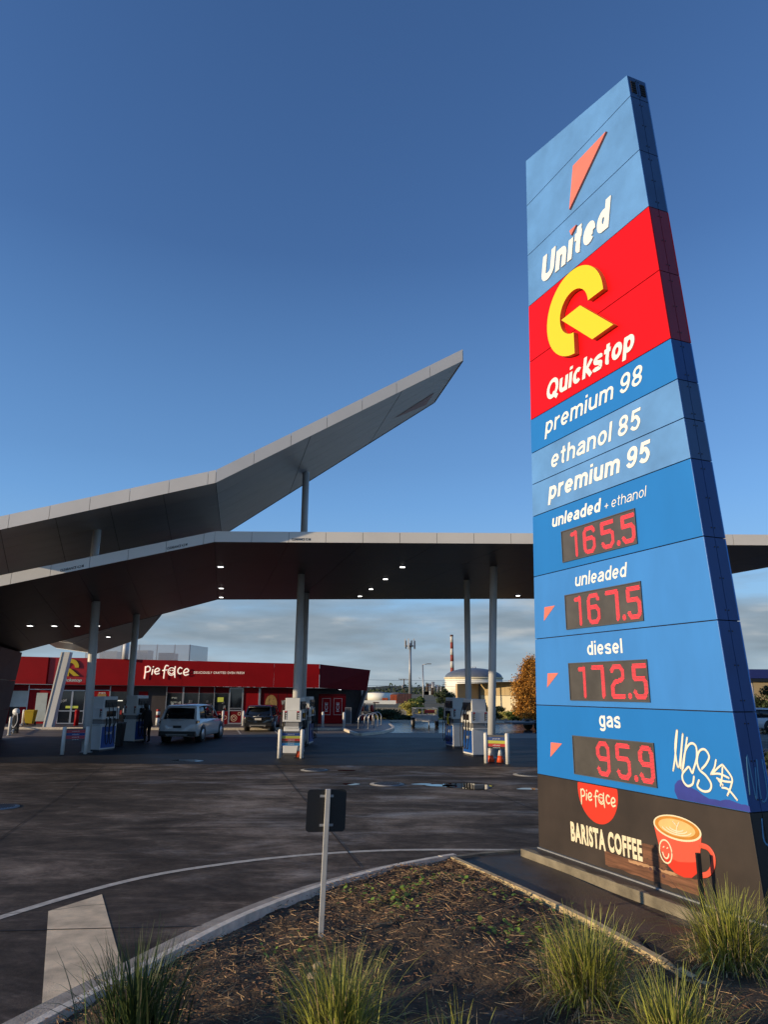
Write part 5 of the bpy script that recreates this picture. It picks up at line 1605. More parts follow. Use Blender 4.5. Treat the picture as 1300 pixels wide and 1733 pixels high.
# ------------------------------------------------------------------ vehicles
def loft(parent, name, sect, m, mirror=True, smooth=True, bevel=0.0, closed_ends=True):
    """sect: list of (y, [(x,z)...]) half profiles with x>=0, top to bottom or any order, mirrored to -x"""
    b = MB(); vs = []; n = None
    for y, pr in sect:
        ring = [(x, y, z) for x, z in pr] + [(-x, y, z) for x, z in reversed(pr)]
        n = len(ring); vs += ring
    fs = []
    for i in range(len(sect) - 1):
        for k in range(n):
            k2 = (k + 1) % n
            fs.append((i * n + k, (i + 1) * n + k, (i + 1) * n + k2, i * n + k2))
    if closed_ends:
        fs += [tuple(range(n)), tuple((len(sect) - 1) * n + k for k in range(n - 1, -1, -1))]
    b.add(vs, fs, smooth)
    o = b.build(name, m, parent, bevel=bevel)
    return o
def wheel(parent, x, y, r=.36, w=.23):
    s = 1 if x > 0 else -1
    o = MB().ring([(x - s * w, y, r), (x - s * .03, y, r), (x, y, r)], [r, r, r * .92], 24).build('wheel', M['rubber'], parent)
    rim = MB().ring([(x - s * .02, y, r), (x + s * .006, y, r)], [r * .66, r * .62], 20).build('rim', M['alu'], o)
    b = MB()
    for k in range(5):
        a = k * 2 * math.pi / 5
        b.tube([(x + s * .012, y, r), (x + s * .012, y + math.cos(a) * r * .6, r + math.sin(a) * r * .6)], .03, 5)
    b.build('hub_cap', M['grey'], rim) if False else None
    return o
def make_car(name, label, loc, rz, paint, L=4.9, Wd=1.84, H=1.70, lampm=('taildark', 'taildark'), plate='light', platetext=''):
    """rear bumper at y=0, nose at y=L; the rear faces -Y"""
    t = thing(name, label, 'car', loc, rz)
    w = Wd / 2
    s = H / 1.70
    def pr(wb, wm, wt, zb, zm, zt):
        return [(0.0, zb), (wb * .9, zb), (wb, zb + .06), (wm, (zb + zm) / 2), (wm, zm), (wt, zt), (wt * .6, zt + .03), (0.0, zt + .035)]
    body = [(0.02, pr(w * .80, w * .86, w * .80, .42, .74, .98 * s)), (0.10, pr(w * .90, w * .96, w * .89, .30, .76, 1.02 * s)), (0.35, pr(w * .95, w * .99, w * .93, .26, .80, 1.05 * s)), (0.9, pr(w, w, w * .95, .24, .82, 1.04 * s)),
            (2.4, pr(w * .98, w * .985, w * .94, .24, .80, 1.00 * s)), (3.4, pr(w, w, w * .93, .24, .80, .98 * s)), (L - .7, pr(w * .97, w * .97, w * .84, .26, .74, .93 * s)), (L - .15, pr(w * .88, w * .88, w * .70, .28, .62, .80 * s)), (L, pr(w * .74, w * .76, w * .6, .36, .55, .70 * s))]
    bo = loft(t, 'body', body, M[paint])
    # cabin glass and roof
    def cp(wb, wt, zt):
        return [(0, .96 * s), (wb, .98 * s), (wt, zt - .10), (wt * .92, zt - .03), (0, zt)]
    gl = loft(t, 'glass', [(0.20, cp(w * .84, w * .80, 1.10 * s)), (0.34, cp(w * .90, w * .76, 1.38 * s)), (0.62, cp(w * .92, w * .74, 1.62 * s)), (1.6, cp(w * .93, w * .76, 1.66 * s)), (2.6, cp(w * .92, w * .75, 1.63 * s)), (3.35, cp(w * .90, w * .72, 1.25 * s)), (3.7, cp(w * .88, w * .75, 1.02 * s))], M['glass'])
    rp = lambda wt, zt: [(0, zt - .05), (wt, zt - .08), (wt * 1.0, zt - .04), (wt * .9, zt), (0, zt + .02)]
    loft(t, 'roof', [(0.36, rp(w * .76, 1.60 * s)), (0.62, rp(w * .78, 1.655 * s)), (1.5, rp(w * .80, 1.69 * s)), (2.5, rp(w * .79, 1.665 * s)), (2.85, rp(w * .74, 1.58 * s))], M[paint])
    # pillars
    for sx in (-1, 1):
        b = MB()
        b.hexa([(sx * w * .93, .10, 1.0 * s), (sx * w * .80, .12, 1.0 * s), (sx * w * .84, .40, 1.0 * s), (sx * w * .955, .55, 1.0 * s)],
               [(sx * w * .79, .42, 1.58 * s), (sx * w * .70, .42, 1.60 * s), (sx * w * .72, .62, 1.62 * s), (sx * w * .80, .68, 1.60 * s)])
        b.build('rear_pillar', M[paint], t)
        MB().tube([(sx * w * .925, 1.55, 1.0 * s), (sx * w * .77, 1.6, 1.60 * s)], .028, 6).build('door_pillar', M['black'], t)
        MB().tube([(sx * w * .90, 3.6, 1.0 * s), (sx * w * .76, 2.75, 1.60 * s)], .035, 6).build('front_pillar', M[paint], t)
        # lights
        tl = MB().hexa([(sx * w * .98, .08, .86 * s), (sx * w * .50, .02, .90 * s), (sx * w * .50, .10, .90 * s), (sx * w * .985, .45, .90 * s)],
                  [(sx * w * .97, .12, .98 * s), (sx * w * .50, .05, .955 * s), (sx * w * .50, .12, .955 * s), (sx * w * .975, .42, .97 * s)])
        tl.build('tail_light', M[lampm[0 if sx < 0 else 1]], t, bevel=.008)
        mr = MB().sphere((sx * (w + .10), 3.15, 1.06 * s), .13, 10, 6, (1, .6, .7)).build('mirror', M['black'], t)
        MB().box(min(sx * (w + .004), sx * (w + .03)), max(sx * (w + .004), sx * (w + .03)), 1.75, 1.92, .90 * s, .93 * s).build('door_handle', M[paint], t)
        # wheel arch lining and wheels
        for y in (.95, 3.85):
            MB().ring([(sx * (w - .24), y, .37), (sx * (w + .006), y, .37)], [.43, .43], 24).build('wheel_arch', M['black'], t)
            wheel(t, sx * (w + .012), y)
    MB().box(-w * .93, w * .93, -.02, .20, .30, .52).build('bumper_lower', M['black'], t, bevel=.03)
    MB().box(-w * .55, w * .55, -.035, -.021, .33, .40).build('diffuser', M['grey'], t)
    pm = M['black'] if plate == 'dark' else M['reflect']
    p = MB().box(-.19, .19, -.008, .012, .66, .77).build('number_plate', pm, t)
    MB().xz([(-.055, .885), (0, .86), (.055, .885), (.03, .925), (-.03, .925)], -.004, .02).build('badge', M['alu'], t)
    MB().box(-w * .78, w * .78, .30, .40, 1.60 * s, 1.625 * s).build('spoiler', M[paint], t, bevel=.01)
    MB().tube([(-.02, .18, 1.08 * s), (.30, .24, 1.16 * s)], .010, 5).build('rear_wiper', M['black'], t)
    MB().tube([(-w * .35, 0.0, .985 * s), (w * .35, 0.0, .985 * s)], .012, 5).build('trim_strip', M['alu'], t)
    for x in (-.42, .42):
        MB().ring([(x, -.03, .33), (x, .12, .33)], [.045, .045], 12).build('exhaust', M['alu'], t)
    return t
make_car('parked_car', 'white sport utility car seen from behind at the left pumps', (-9.38, 34.1, 0), R(-4), 'carwhite', plate='dark')
make_car('parked_car', 'dark hatchback seen from behind, parked nose-in at the shop kerb', (-7.25, 43.3, 0), R(1), 'carblack', L=4.2, Wd=1.74, H=1.50, lampm=('taillight', 'taildark'))
make_car('parked_car', 'silver car glimpsed past the right edge of the price sign', (24.9, 45.6, 0), R(60), 'carwhite', L=4.3, H=1.45)

# cage trailer
t = thing('cage_trailer', 'small galvanised cage trailer with a red sign, parked beyond the wet road', 'trailer', (2.85, 50.4, 0), R(4))
MB().box(-.72, .72, -1.2, 1.2, .42, .50).build('deck', M['galv'], t)
for nm, (x0, x1, y0, y1) in dict(a=(-.72, .72, -1.22, -1.19), b=(-.72, .72, 1.19, 1.22), c=(-.74, -.71, -1.2, 1.2), d=(.71, .74, -1.2, 1.2)).items():
    MB().box(x0, x1, y0, y1, .50, .80).build('side_panel', M['galv'], t)
for y in (-1.2, 1.2):
    for x in (-.72, -.36, 0, .36, .72):
        MB().box(x - .018, x + .018, y - .018, y + .018, .80, 1.20).build('cage_bar', M['galv'], t)
for x in (-.72, .72):
    for y in (-.6, 0, .6):
        MB().box(x - .018, x + .018, y - .018, y + .018, .80, 1.20).build('cage_bar', M['galv'], t)
    MB().box(x - .02, x + .02, -1.2, 1.2, 1.20, 1.24).build('top_rail', M['galv'], t)
for y in (-1.2, 1.2):
    MB().box(-.72, .72, y - .02, y + .02, 1.20, 1.24).build('top_rail', M['galv'], t)
MB().box(-.18, .50, -1.26, -1.235, .93, 1.14).build('hire_sign', M['stripeR'], t)
for x in (-.80, .80):
    o = MB().ring([(x - .1, 0, .30), (x + .1, 0, .30)], [.30, .30], 18).build('wheel', M['rubber'], t)
    MB().ring([(x - .105, 0, .30), (x + .105, 0, .30)], [.17, .17], 12).build('rim', M['reflect'], o)
    MB().box(x - .13, x + .13, -.42, .42, .62, .65).build('mudguard', M['galv'], t)
MB().hexa([(-.35, -1.2, .40), (.35, -1.2, .40), (.35, -1.15, .46), (-.35, -1.15, .46)], [(-.05, -2.2, .42), (.05, -2.2, .42), (.05, -2.2, .48), (-.05, -2.2, .48)]).build('drawbar', M['galv'], t)
MB().cyl(0, -2.1, .05, .55, .03, n=8).build('jockey_stand', M['galv'], t)
MB().ring([(-.04, -2.1, .10), (.04, -2.1, .10)], [.10, .10], 12).build('jockey_wheel', M['rubber'], t)
# second low trailer by the orange tree
t = thing('flat_trailer', 'low dark flat trailer in front of the orange-brown tree', 'trailer', (9.4, 46.6, 0), R(-80))
MB().box(-.85, .85, -1.6, 1.6, .40, .52).build('deck', M['dgrey'], t)
for x in (-.92, .92):
    MB().ring([(x - .1, 0, .28), (x + .1, 0, .28)], [.28, .28], 18).build('wheel', M['rubber'], t)
    MB().hexa([(x - .13, -.36, .56), (x + .13, -.36, .56), (x + .13, .36, .56), (x - .13, .36, .56)], [(x - .13, -.26, .66), (x + .13, -.26, .66), (x + .13, .26, .66), (x - .13, .26, .66)]).build('mudguard', M['black'], t)
MB().hexa([(-.35, -1.6, .40), (.35, -1.6, .40), (.35, -1.55, .46), (-.35, -1.55, .46)], [(-.05, -2.7, .40), (.05, -2.7, .40), (.05, -2.7, .46), (-.05, -2.7, .46)]).build('drawbar', M['dgrey'], t)

# ------------------------------------------------------------------ person
def person(loc, rz):
    t = thing('person', 'person dressed in black leaning towards the second left pump beside the white car', 'person', loc, rz)
    J = {'pelvis': (0, 0, .92, .15), 'belly': (0, .03, 1.06, .15), 'chest': (0, .10, 1.26, .165), 'neck': (0, .17, 1.43, .062), 'head0': (0, .20, 1.50, .075), 'head': (0, .235, 1.59, .098), 'crown': (0, .245, 1.68, .062),
         'shL': (-.17, .12, 1.37, .072), 'elL': (-.25, .22, 1.13, .048), 'wrL': (-.20, .42, 1.05, .033), 'haL': (-.18, .50, 1.06, .034),
         'shR': (.17, .12, 1.37, .072), 'elR': (.26, .18, 1.12, .048), 'wrR': (.22, .38, 1.02, .033), 'haR': (.20, .46, 1.02, .034),
         'hpL': (-.10, 0, .86, .11), 'knL': (-.12, .04, .48, .072), 'anL': (-.12, -.02, .09, .045), 'toL': (-.13, .16, .045, .042),
         'hpR': (.10, 0, .86, .11), 'knR': (.13, .06, .48, .072), 'anR': (.14, .02, .09, .045), 'toR': (.16, .20, .045, .042)}
    E_ = [('pelvis', 'belly'), ('belly', 'chest'), ('chest', 'neck'), ('neck', 'head0'), ('head0', 'head'), ('head', 'crown'), ('chest', 'shL'), ('shL', 'elL'), ('elL', 'wrL'), ('wrL', 'haL'), ('chest', 'shR'), ('shR', 'elR'), ('elR', 'wrR'), ('wrR', 'haR'),
          ('pelvis', 'hpL'), ('hpL', 'knL'), ('knL', 'anL'), ('anL', 'toL'), ('pelvis', 'hpR'), ('hpR', 'knR'), ('knR', 'anR'), ('anR', 'toR')]
    ks = list(J); me = bpy.data.meshes.new('body')
    me.from_pydata([J[k][:3] for k in ks], [(ks.index(a), ks.index(b_)) for a, b_ in E_], [])
    o = bpy.data.objects.new('body', me); COL.objects.link(o)
    md = o.modifiers.new('skin', 'SKIN')
    for i, k in enumerate(ks):
        me.skin_vertices[0].data[i].radius = (J[k][3], J[k][3])
    me.skin_vertices[0].data[0].use_root = True
    sb = o.modifiers.new('sub', 'SUBSURF'); sb.levels = 2; sb.render_levels = 2
    dg = bpy.context.evaluated_depsgraph_get()
    m2 = bpy.data.meshes.new_from_object(o.evaluated_get(dg))
    bpy.data.objects.remove(o)
    m2.materials.clear(); m2.materials.append(M['cloth']); m2.materials.append(M['skin'])
    for p in m2.polygons:
        p.use_smooth = True
        c = p.center
        if c.z > 1.46 or (c.y > .43 and c.z > .9):
            p.material_index = 1
    o = bpy.data.objects.new('body', m2); COL.objects.link(o); o.parent = t
    b = MB(); b.sphere((0, .215, 1.61), .122, 14, 8, (1, 1, 1.05))
    h = b.build('hair', M['hair'], t)
    MB().ring([(0, .215, 1.60), (0, .10, 1.45), (0, .04, 1.30)], [.10, .07, .04], 10).build('ponytail', M['hair'], t)
    MB().ring([(0, .12, 1.40), (0, .09, 1.2), (0, .02, .95), (0, .0, .74)], [.15, .20, .20, .24], 16, True, (1, .8, 1) ).build('coat', M['cloth'], t)
    for s in (-1, 1):
        for k in range(4):
            x = s * .19 + (k - 1.5) * .018
            MB().tube([(x, .50, 1.05), (x, .545 - abs(k - 1.4) * .008, 1.05), (x, .56 - abs(k - 1.4) * .008, 1.02)], .009, 5).build('finger', M['skin'], t)
        MB().tube([(s * .19 - s * .045, .47, 1.05), (s * .19 - s * .06, .51, 1.06)], .010, 5).build('thumb', M['skin'], t)
    return t
person((-10.75, 34.2, 0), R(55))

# ------------------------------------------------------------------ beyond the road
kerb_line([(-30, 57.7), (.5, 57.7), (40, 58.0)], .18, -.01, .14, M['kerbwhite'])
def leafy(name, label, cat, loc, rx, ry, h, n, m, seed, leaf=.10, trunk=True, group=None, shape='round', z0=0.0, lumps=9):
    q = random.Random(seed)
    t = thing(name, label, cat, (loc[0], loc[1], z0), 0, group)
    b = MB()
    L = []
    for _ in range(lumps):
        a = q.uniform(0, 6.28); rr = math.sqrt(q.random()) * .75; zz = q.uniform(.15, .95)
        k = 1 - (zz * .75 if shape == 'cone' else zz * zz * .45)
        L.append((rx * rr * math.cos(a) * k, ry * rr * math.sin(a) * k, h * zz, q.uniform(.22, .40)))
    for _ in range(n):
        lx, ly, lz, lr = q.choice(L)
        u = Vector((q.gauss(0, 1), q.gauss(0, 1), q.gauss(0, 1))).normalized() * (q.random() ** .4)
        x = lx + u.x * lr * rx * 1.1; y = ly + u.y * lr * ry * 1.1; z = max(.02, lz + u.z * lr * h * .7)
        s = leaf * q.uniform(.6, 1.5)
        nrm = (u + Vector((q.gauss(0, .5), q.gauss(0, .5), q.gauss(0, .5)))).normalized()
        a1 = nrm.orthogonal().normalized(); a2 = nrm.cross(a1)
        c = Vector((x, y, z))
        p = [c + a1 * s, c + a2 * s * .45, c - a1 * s, c - a2 * s * .45]
        b.add(p, [(0, 1, 2, 3)])
    o = b.build('crown' if trunk else 'foliage', m, t); o['kind'] = 'stuff'
    if trunk:
        tb = MB(); tb.ring([(0, 0, 0), (.03, 0, h * .35), (0, .04, h * .8)], [max(.04, rx * .07), rx * .05, rx * .02], 8)
        for k in range(5):
            a = q.uniform(0, 6.28); zz = h * q.uniform(.2, .5)
            tb.tube([(0, 0, zz), (rx * .5 * math.cos(a), ry * .5 * math.sin(a), zz + h * .25)], rx * .02, 5)
        o = tb.build('trunk', M['bark'], t)
    return t
# orange-brown conifer, built as drooping sprays
t = thing('conifer_tree', 'orange-brown bushy conifer at the left edge of the price sign', 'tree', (12.2, 60.5, 0))
q = random.Random(77)
tb = MB(); tb.ring([(0, 0, 0), (0, 0, 2.2), (.05, 0, 4.6)], [.16, .10, .02], 10); tb.build('trunk', M['bark'], t)
b = MB(); lb = MB()
for _ in range(300):
    zc = q.uniform(.15, 4.7); a = q.uniform(0, 6.28)
    R0 = 1.95 * (1 - (zc / 5.0) ** 1.8) ** .6 * (0.8 if zc < .4 else 1)
    R0 *= .84 + .16 * math.sin(3 * a + zc * 2.2) + .10 * math.sin(7 * a - zc * 3)
    rr = R0 * q.uniform(.35, 1.0)
    cx_, cy_ = rr * math.cos(a), rr * math.sin(a)
    if q.random() < .25: lb.tube([(0, 0, max(.1, zc - .5)), (cx_ * .6, cy_ * .6, zc - .1), (cx_, cy_, zc)], .018, 4)
    for _k in range(95):
        u = Vector((q.gauss(0, .19), q.gauss(0, .19), q.gauss(0, .26)))
        c = Vector((cx_, cy_, zc)) + u
        if c.z < .05: continue
        s = q.uniform(.05, .11); nr = Vector((q.gauss(0, 1), q.gauss(0, 1), q.gauss(0, 1))).normalized(); a1 = nr.orthogonal().normalized(); a2 = nr.cross(a1)
        b.add([c + a1 * s, c + a2 * s * .4, c - a1 * s, c - a2 * s * .4], [(0, 1, 2, 3)])
o = b.build('crown', M['conif'], t); o['kind'] = 'stuff'
lb.build('limb', M['bark'], t)
leafy('hedge', 'long dark green hedge behind the far kerb, right of the shop', 'hedge', (0.2, 60.3), 2.3, .6, .82, 5200, M['hedge'], 31, .07, False, lumps=26)
leafy('hedge', 'short dark hedge beside the trailer under the yellow grass', 'hedge', (2.9, 60.6), 1.2, .6, .55, 2200, M['hedge'], 32, .06, False, lumps=14)
leafy('bush', 'round green bush beside the cage trailer, left of the far pump', 'bush', (4.9, 60.0), .85, .7, .98, 2600, M['bush'], 33, .06, True, 'green bushes along the far kerb')
leafy('bush', 'dark green bush seen between the pumps and the warehouse wall', 'bush', (9.2, 61.0), 1.5, .8, 1.05, 3000, M['hedge'], 34, .07, True, 'green bushes along the far kerb')
leafy('bush', 'small mid-green bush at the foot of the orange-brown tree', 'bush', (10.6, 60.8), .9, .7, .8, 1800, M['bush'], 35, .06, True, 'green bushes along the far kerb')
leafy('grass_clump', 'sunlit yellow grass clump behind the cage trailer', 'grass', (2.6, 63.5), 1.7, .9, 1.25, 4200, M['ygrass'], 36, .08, False, lumps=14)
leafy('tree', 'bright green spreading tree behind the yellow grass, under the tall mast', 'tree', (3.1, 72.5), 1.4, 1.2, 1.75, 3800, M['bush'], 37, .08, True)
leafy('tree', 'dark low tree beyond the lamp post, left of the storage tank', 'tree', (11.0, 130), 2.4, 2, 2.6, 2200, M['hedge'], 38, .16, True)
leafy('tree', 'green tree seen in the gap right of the price sign', 'tree', (29.5, 58), 2.0, 2, 2.6, 3500, M['hedge'], 39, .10, True)
leafy('hedge', 'bright green hedge seen in the gap right of the price sign', 'hedge', (23.9, 47), 2.2, 1.2, 1.0, 5000, M['bush'], 40, .07, False, lumps=24)
leafy('grass_clump', 'dark rough grass low in the gap right of the price sign', 'grass', (13.5, 25.2), 1.4, 1.1, .55, 2600, M['hedge'], 41, .07, False, lumps=18)
b = MB(); q = random.Random(50)
for _ in range(5000):
    x = q.uniform(-6, 30); y = q.uniform(62.5, 90)
    hh = q.uniform(.15, .45)
    b.add([(x - .05, y, 0), (x + .05, y, 0), (x + q.uniform(-.15, .15), y + .05, hh)], [(0, 1, 2)])
o = b.build('rough_grass', M['ygrass']); o['kind'] = 'stuff'; tag(o, 'dry yellow rough grass beyond the far kerb', 'grass')

# fence of steel sheets
t = thing('steel_fence', 'low pale ribbed steel fence behind the hedge', 'fence', (-1.0, 66, 0))
for k in range(18):
    x = -3.0 + k * .34
    MB().box(x, x + .32, -.02 if k % 2 else 0, .02, .02, .80).build('fence_sheet', M['fence'], t)
MB().box(-3.05, 3.2, -.045, -.022, .80, .86).build('top_rail', M['fence'], t)
t = thing('compound_wall', 'pale yellow low wall and pipe rack in the distance right of the shop', 'wall', (-1.3, 130, 0))
MB().box(-5.0, 3.6, -.3, .3, 0, .62).build('wall', M['tankwhite'], t)
MB().box(-.4, .6, -.34, -.31, .15, .35).build('opening', M['rust'], t)
for lab, x, y, r, h, m in [('low cream storage tank in the distance, right of the shop', -.8, 168, 2.7, 1.75, 'tankwhite'), ('low grey storage tank beside the cream one in the distance', 3.2, 176, 2.5, 1.6, 'dgrey'), ('pale grey tank at the far left of the distant tank farm', -4.6, 172, 2.2, 1.55, 'fence')]:
    t = thing('storage_tank', lab, 'tank', (x, y, 0), 0, 'low tanks in the distance')
    MB().cyl(0, 0, 0, h, r, n=32).build('shell', M[m], t)
    MB().ring([(0, 0, h + .002), (0, 0, h + .22)], [r, r * .3], 32).build('roof', M['dome'], t)
for lab, x, z, w_, h, m in [('bright orange shipping container in the distance beneath the mast', 1.55, 0, 1.3, 1.55, 'orange'), ('orange container in the distance left of the power pole', -.1, 0, 1.1, .95, 'orange'), ('dark red-brown container right of the mast', 3.6, 0, 2.6, 1.75, 'rust')]:
    t = thing('shipping_container', lab, 'container', (x + .5, 140, z), 0, 'containers in the distance')
    MB().box(-w_ / 2, w_ / 2, -.8, .8, 0, h).build('shell', M[m], t, bevel=.02)
    for k in range(5):
        xx = -w_ / 2 + w_ * (k + .5) / 5
        MB().box(xx - .03, xx + .03, -.83, -.801, .1, h - .1).build('rib', M[m], t)

# tall mast with antennas
t = thing('antenna_mast', 'tall slim telecommunications mast with a crown of antennas', 'mast', (8.1, 220, 0))
MB().ring([(0, 0, 0), (0.1, 0, 16.2)], [.50, .32], 16).build('pole', M['galv'], t)
MB().ring([(0, 0, 15.2), (0, 0, 15.5)], [1.25, 1.25], 20).build('platform', M['galv'], t)
for k in range(10):
    a = k * 2 * math.pi / 10
    x, y = 1.5 * math.cos(a), 1.5 * math.sin(a)
    MB().box(x - .16, x + .16, y - .1, y + .1, 14.4 + (k % 3) * .3, 16.9 + (k % 2) * .6).build('antenna', M['white' if k % 2 else 'dgrey'], t)
t = thing('street_lamp', 'slender grey lamp post with a short arm, right of the mast', 'street lamp', (4.42, 80, 0))
MB().ring([(0, 0, 0), (-.09, 0, 5.1)], [.10, .07], 12).build('pole', M['galv'], t)
MB().ring([(-.09, 0, 5.1), (.5, -.1, 5.2)], [.04, .04], 8).build('arm', M['galv'], t)
MB().box(.35, .85, -.2, .05, 5.15, 5.24).build('lamp_head', M['grey'], t, bevel=.02)
def power_pole(loc, h, label, tw=2.2):
    t = thing('power_pole', label, 'power pole', loc, 0, 'timber power poles')
    MB().ring([(0, 0, 0), (0, 0, h)], [.26, .18], 10).build('pole', M['bark'], t)
    MB().box(-tw, tw, -.08, .08, h - .35, h - .15).build('crossarm', M['bark'], t)
    for k in range(4):
        MB().cyl(-tw + .2 + k * (2 * tw - .4) / 3, 0, h - .14, h + .2, .07, n=8).build('insulator', M['grey'], t)
    return t
pp = power_pole((8.6, 300, 0), 6.9, 'timber power pole with a crossarm, left of the mast')
MB().cyl(-.5, -.3, 3.1, 4.4, .45, n=12).build('transformer', M['grey'], pp)
power_pole((39.0, 300, 0), 5.4, 'dark power pole between the lamp post and the white tank', 1.5)
power_pole((66.0, 330, 0), 7.2, 'power pole rising above the warehouse roof', 2.2)
for i, (a, b_, lab) in enumerate([((-60, 300, 7.9), (66, 330, 7.0), 'upper pale power line crossing behind the mast'), ((-60, 300, 5.6), (66, 330, 4.6), 'lower pale power line crossing behind the mast')]):
    pts = [(a[0] + (b_[0] - a[0]) * k / 16, a[1] + (b_[1] - a[1]) * k / 16, a[2] + (b_[2] - a[2]) * k / 16 - 1.0 * math.sin(math.pi * k / 16)) for k in range(17)]
    o = MB().tube(pts, .07, 5).build('power_line', M['alu']); tag(o, lab, 'cable', 'power lines')

# chimney, domed tank, warehouse
t = thing('chimney', 'tall red and white banded chimney stack', 'chimney', (56.6, 600, 0))
z = 0; k = 0
while z < 46:
    h = 5.1; z2 = min(46, z + h)
    r0 = 1.75 - z / 46 * .55; r1 = 1.75 - z2 / 46 * .55
    MB().ring([(0, 0, z), (0, 0, z2 - .01)], [r0, r1], 20).build('band', M['chred' if k % 2 else 'chwhite'], t)
    z = z2; k += 1
MB().cyl(0, 0, 45.6, 47.0, 1.35, n=16).build('rim', M['rust'], t)
t = thing('domed_tank', 'huge cream storage tank with a grey dome behind the warehouse', 'tank', (49.5, 402, 0))
MB().cyl(0, 0, 0, 8.9, 15.6, n=64).build('shell', M['tankwhite'], t)
MB().ring([(0, 0, 8.5), (0, 0, 9.3)], [16.1, 16.1], 64).build('rim', M['cream'], t)
b = MB(); b.ring([(0, 0, 9.31 + 5.0 * math.sin(a)) for a in [R(5 * k) for k in range(0, 18)]], [15.6 * math.cos(a) for a in [R(5 * k) for k in range(0, 18)]], 64)
b.build('dome', M['dome'], t)
for k in range(8):
    a = R(k * 45)
    MB().box(1.5 * math.cos(a) - .15, 1.5 * math.cos(a) + .15, 1.5 * math.sin(a) - .15, 1.5 * math.sin(a) + .15, 14.2, 15.1).build('vent', M['white'], t)
MB().box(3.2, 3.9, -16.4, -15.7, 0, 9.8).build('stair', M['galv'], t) if False else None
WH = thing('warehouse', 'tan and cream warehouse with a dark open door behind the pumps', 'warehouse', (11.16, 85, 0))
def wp(t_, off=0.0):      # along the sunlit wall, which comes nearer to the right
    return (8.0 * t_ - .63 * off, -6.5 * t_ - .77 * off)
def wall_seg(t0, t1, za, zb0, zb1, off, m, nm, th=.3):
    a, b2 = wp(t0, off), wp(t1, off)
    c, d = wp(t1, off - th), wp(t0, off - th)
    MB().hexa([(a[0], a[1], za), (b2[0], b2[1], za), (c[0], c[1], za), (d[0], d[1], za)], [(a[0], a[1], zb0), (b2[0], b2[1], zb1), (c[0], c[1], zb1), (d[0], d[1], zb0)]).build(nm, m, WH)
wall_seg(0, .60, 0, 1.86, 1.80, 0, M['cream'], 'lower_wall'); wall_seg(.78, 1, 0, 1.78, 1.76, 0, M['cream'], 'lower_wall')
wall_seg(0, .60, 1.87, 3.24, 3.36, .01, M['tan'], 'upper_wall'); wall_seg(.78, 1, 1.79, 3.38, 3.42, .01, M['tan'], 'upper_wall')
wall_seg(.60, .78, 2.72, 3.37, 3.39, .01, M['tan'], 'upper_wall')
wall_seg(.60, .78, 0, 2.72, 2.72, -.6, M['gap'], 'doorway')
wall_seg(.59, .79, 2.66, 2.80, 2.80, .10, M['white'], 'door_hood', .08)
MB().hexa([(-2.75, -1.6, 0), (-.05, .0, 0), (-.2, .4, 0), (-2.9, -1.2, 0)], [(-2.75, -1.6, 3.12), (-.05, .0, 3.22), (-.2, .4, 3.22), (-2.9, -1.2, 3.12)]).build('side_wall', mat('tan_shade', (.50, .34, .17), .7), WH)
MB().hexa([(-2.8, -1.7, 3.24), (0, -.08, 3.28), (8.1, -6.7, 3.46), (9, 4, 3.4)], [(-2.8, -1.7, 3.29), (0, -.08, 3.33), (8.1, -6.7, 3.51), (9, 4, 3.45)]).build('roof', M['grey'], WH)
for k in range(10):
    tt = .03 + k * .057
    wall_seg(tt, tt + .006, 1.95, 3.2 + tt * .1, 3.2 + tt * .1, .035, M['tan'], 'sheet_rib', .02)
MB().cyl(-.02, -.10, 0, 3.25, .07, n=8).build('downpipe', M['dgrey'], WH)
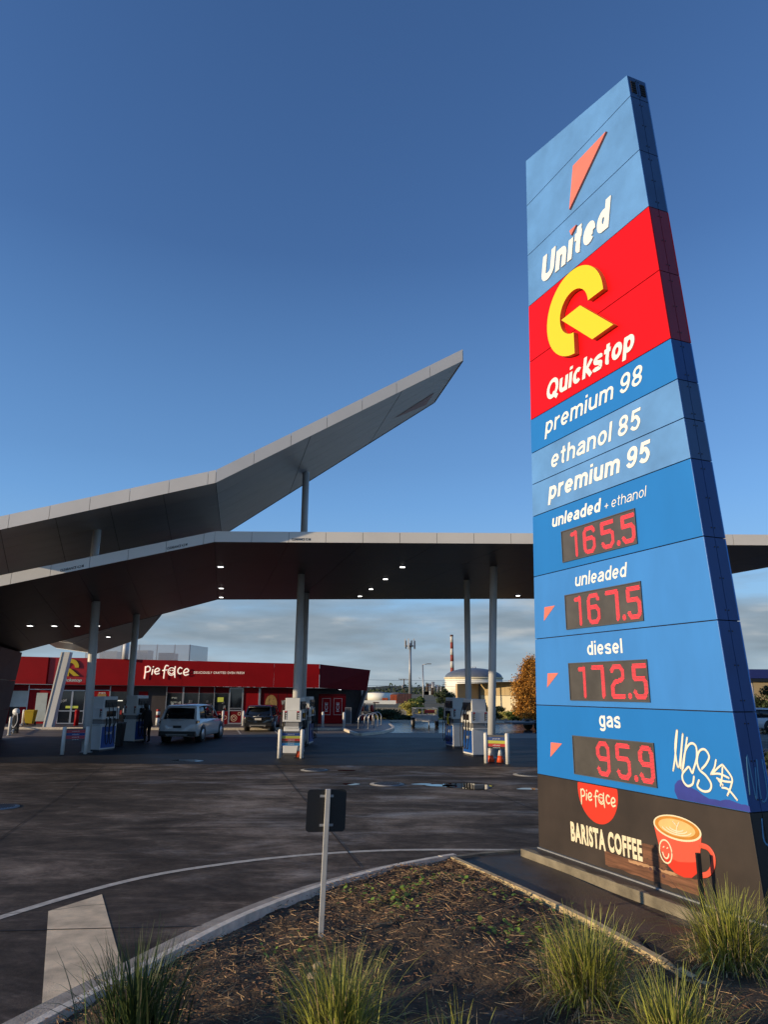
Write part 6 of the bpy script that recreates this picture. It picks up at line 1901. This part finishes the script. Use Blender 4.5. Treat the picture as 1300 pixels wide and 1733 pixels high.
# refinery pipework
RF = thing('refinery', 'hazy refinery towers and pipe frames in the distance left of the domed tank', 'refinery', (33, 400, 0))
q = random.Random(9)
for k in range(16):
    x = q.uniform(-10, 9); h = q.uniform(2.5, 8.5); w_ = q.uniform(.25, 1.0)
    MB().cyl(x, q.uniform(-2, 6), 0, h, w_, n=10).build('tower', M[q.choice(['galv', 'rust', 'bark', 'tankwhite'])], RF)
for k in range(10):
    x = q.uniform(-10, 8); z = q.uniform(2, 6.5)
    MB().box(x, x + q.uniform(2, 5), -2, -1.6, z, z + .25).build('pipe', M[q.choice(['galv', 'rust', 'bark'])], RF)
for k in range(7):
    x = q.uniform(-12, 9)
    MB().box(x, x + q.uniform(1.5, 4), -6, -3, 0, q.uniform(.8, 2.2)).build('shed', M[q.choice(['white', 'fence', 'tankwhite', 'rust'])], RF)
# buildings right of the sign
t = thing('far_warehouse', 'sunlit tan wall seen in the gap right of the price sign', 'warehouse', (34, 66, 0))
MB().box(-5, 12, 0, 5, 0, 3.3).build('wall', M['tan'], t)
MB().box(-5.05, 12.05, -.1, 5.1, 3.31, 3.5).build('roof', M['grey'], t)
t = thing('blue_canopy', 'dark blue flat canopy edge at the right edge of the picture', 'canopy', (25.0, 50, 0))
MB().box(0, 9, 0, 6, 3.32, 3.92).build('fascia', mat('deep_blue', (.02, .03, .16), .4), t)
MB().box(.05, 8.9, .05, 5.9, 3.10, 3.31).build('soffit', M['black'], t)
MB().cyl(.5, 1, 0, 3.1, .12, n=12).build('column', M['post'], t)
MB().cyl(8.2, 1, 0, 3.1, .12, n=12).build('column', M['post'], t)
# distant ridge
b = MB(); vs = []
for i in range(121):
    x = -2500 + i * 42
    h = 6 + 7 * (math.sin(i * .21) + 1) + 3 * math.sin(i * .77) + 2 * math.sin(i * 1.9)
    vs += [(x, 2600, -1), (x, 2600, h), (x, 2760, -1)]
fs = []
for i in range(120):
    a = i * 3
    fs += [(a, a + 3, a + 4, a + 1), (a + 1, a + 4, a + 5, a + 2)]
struct(b.add(vs, fs).build('hills', mat('hill', (.06, .08, .10), .9)))
# far trees line
b = MB(); q = random.Random(91)
for _ in range(9000):
    x = q.uniform(-140, 420); y = q.uniform(440, 520)
    c = Vector((x, y, abs(q.gauss(0, 1.9)) * (1 + .5 * math.sin(x * .05)))); s = q.uniform(.4, 1.0)
    nr = Vector((q.gauss(0, 1), q.gauss(0, 1), q.gauss(0, 1))).normalized(); a1 = nr.orthogonal().normalized(); a2 = nr.cross(a1)
    b.add([c + a1 * s, c + a2 * s * .7, c - a1 * s, c - a2 * s * .7], [(0, 1, 2, 3)])
o = b.build('treeline', M['hedge']); o['kind'] = 'stuff'; tag(o, 'thin dark line of trees along the horizon', 'trees')
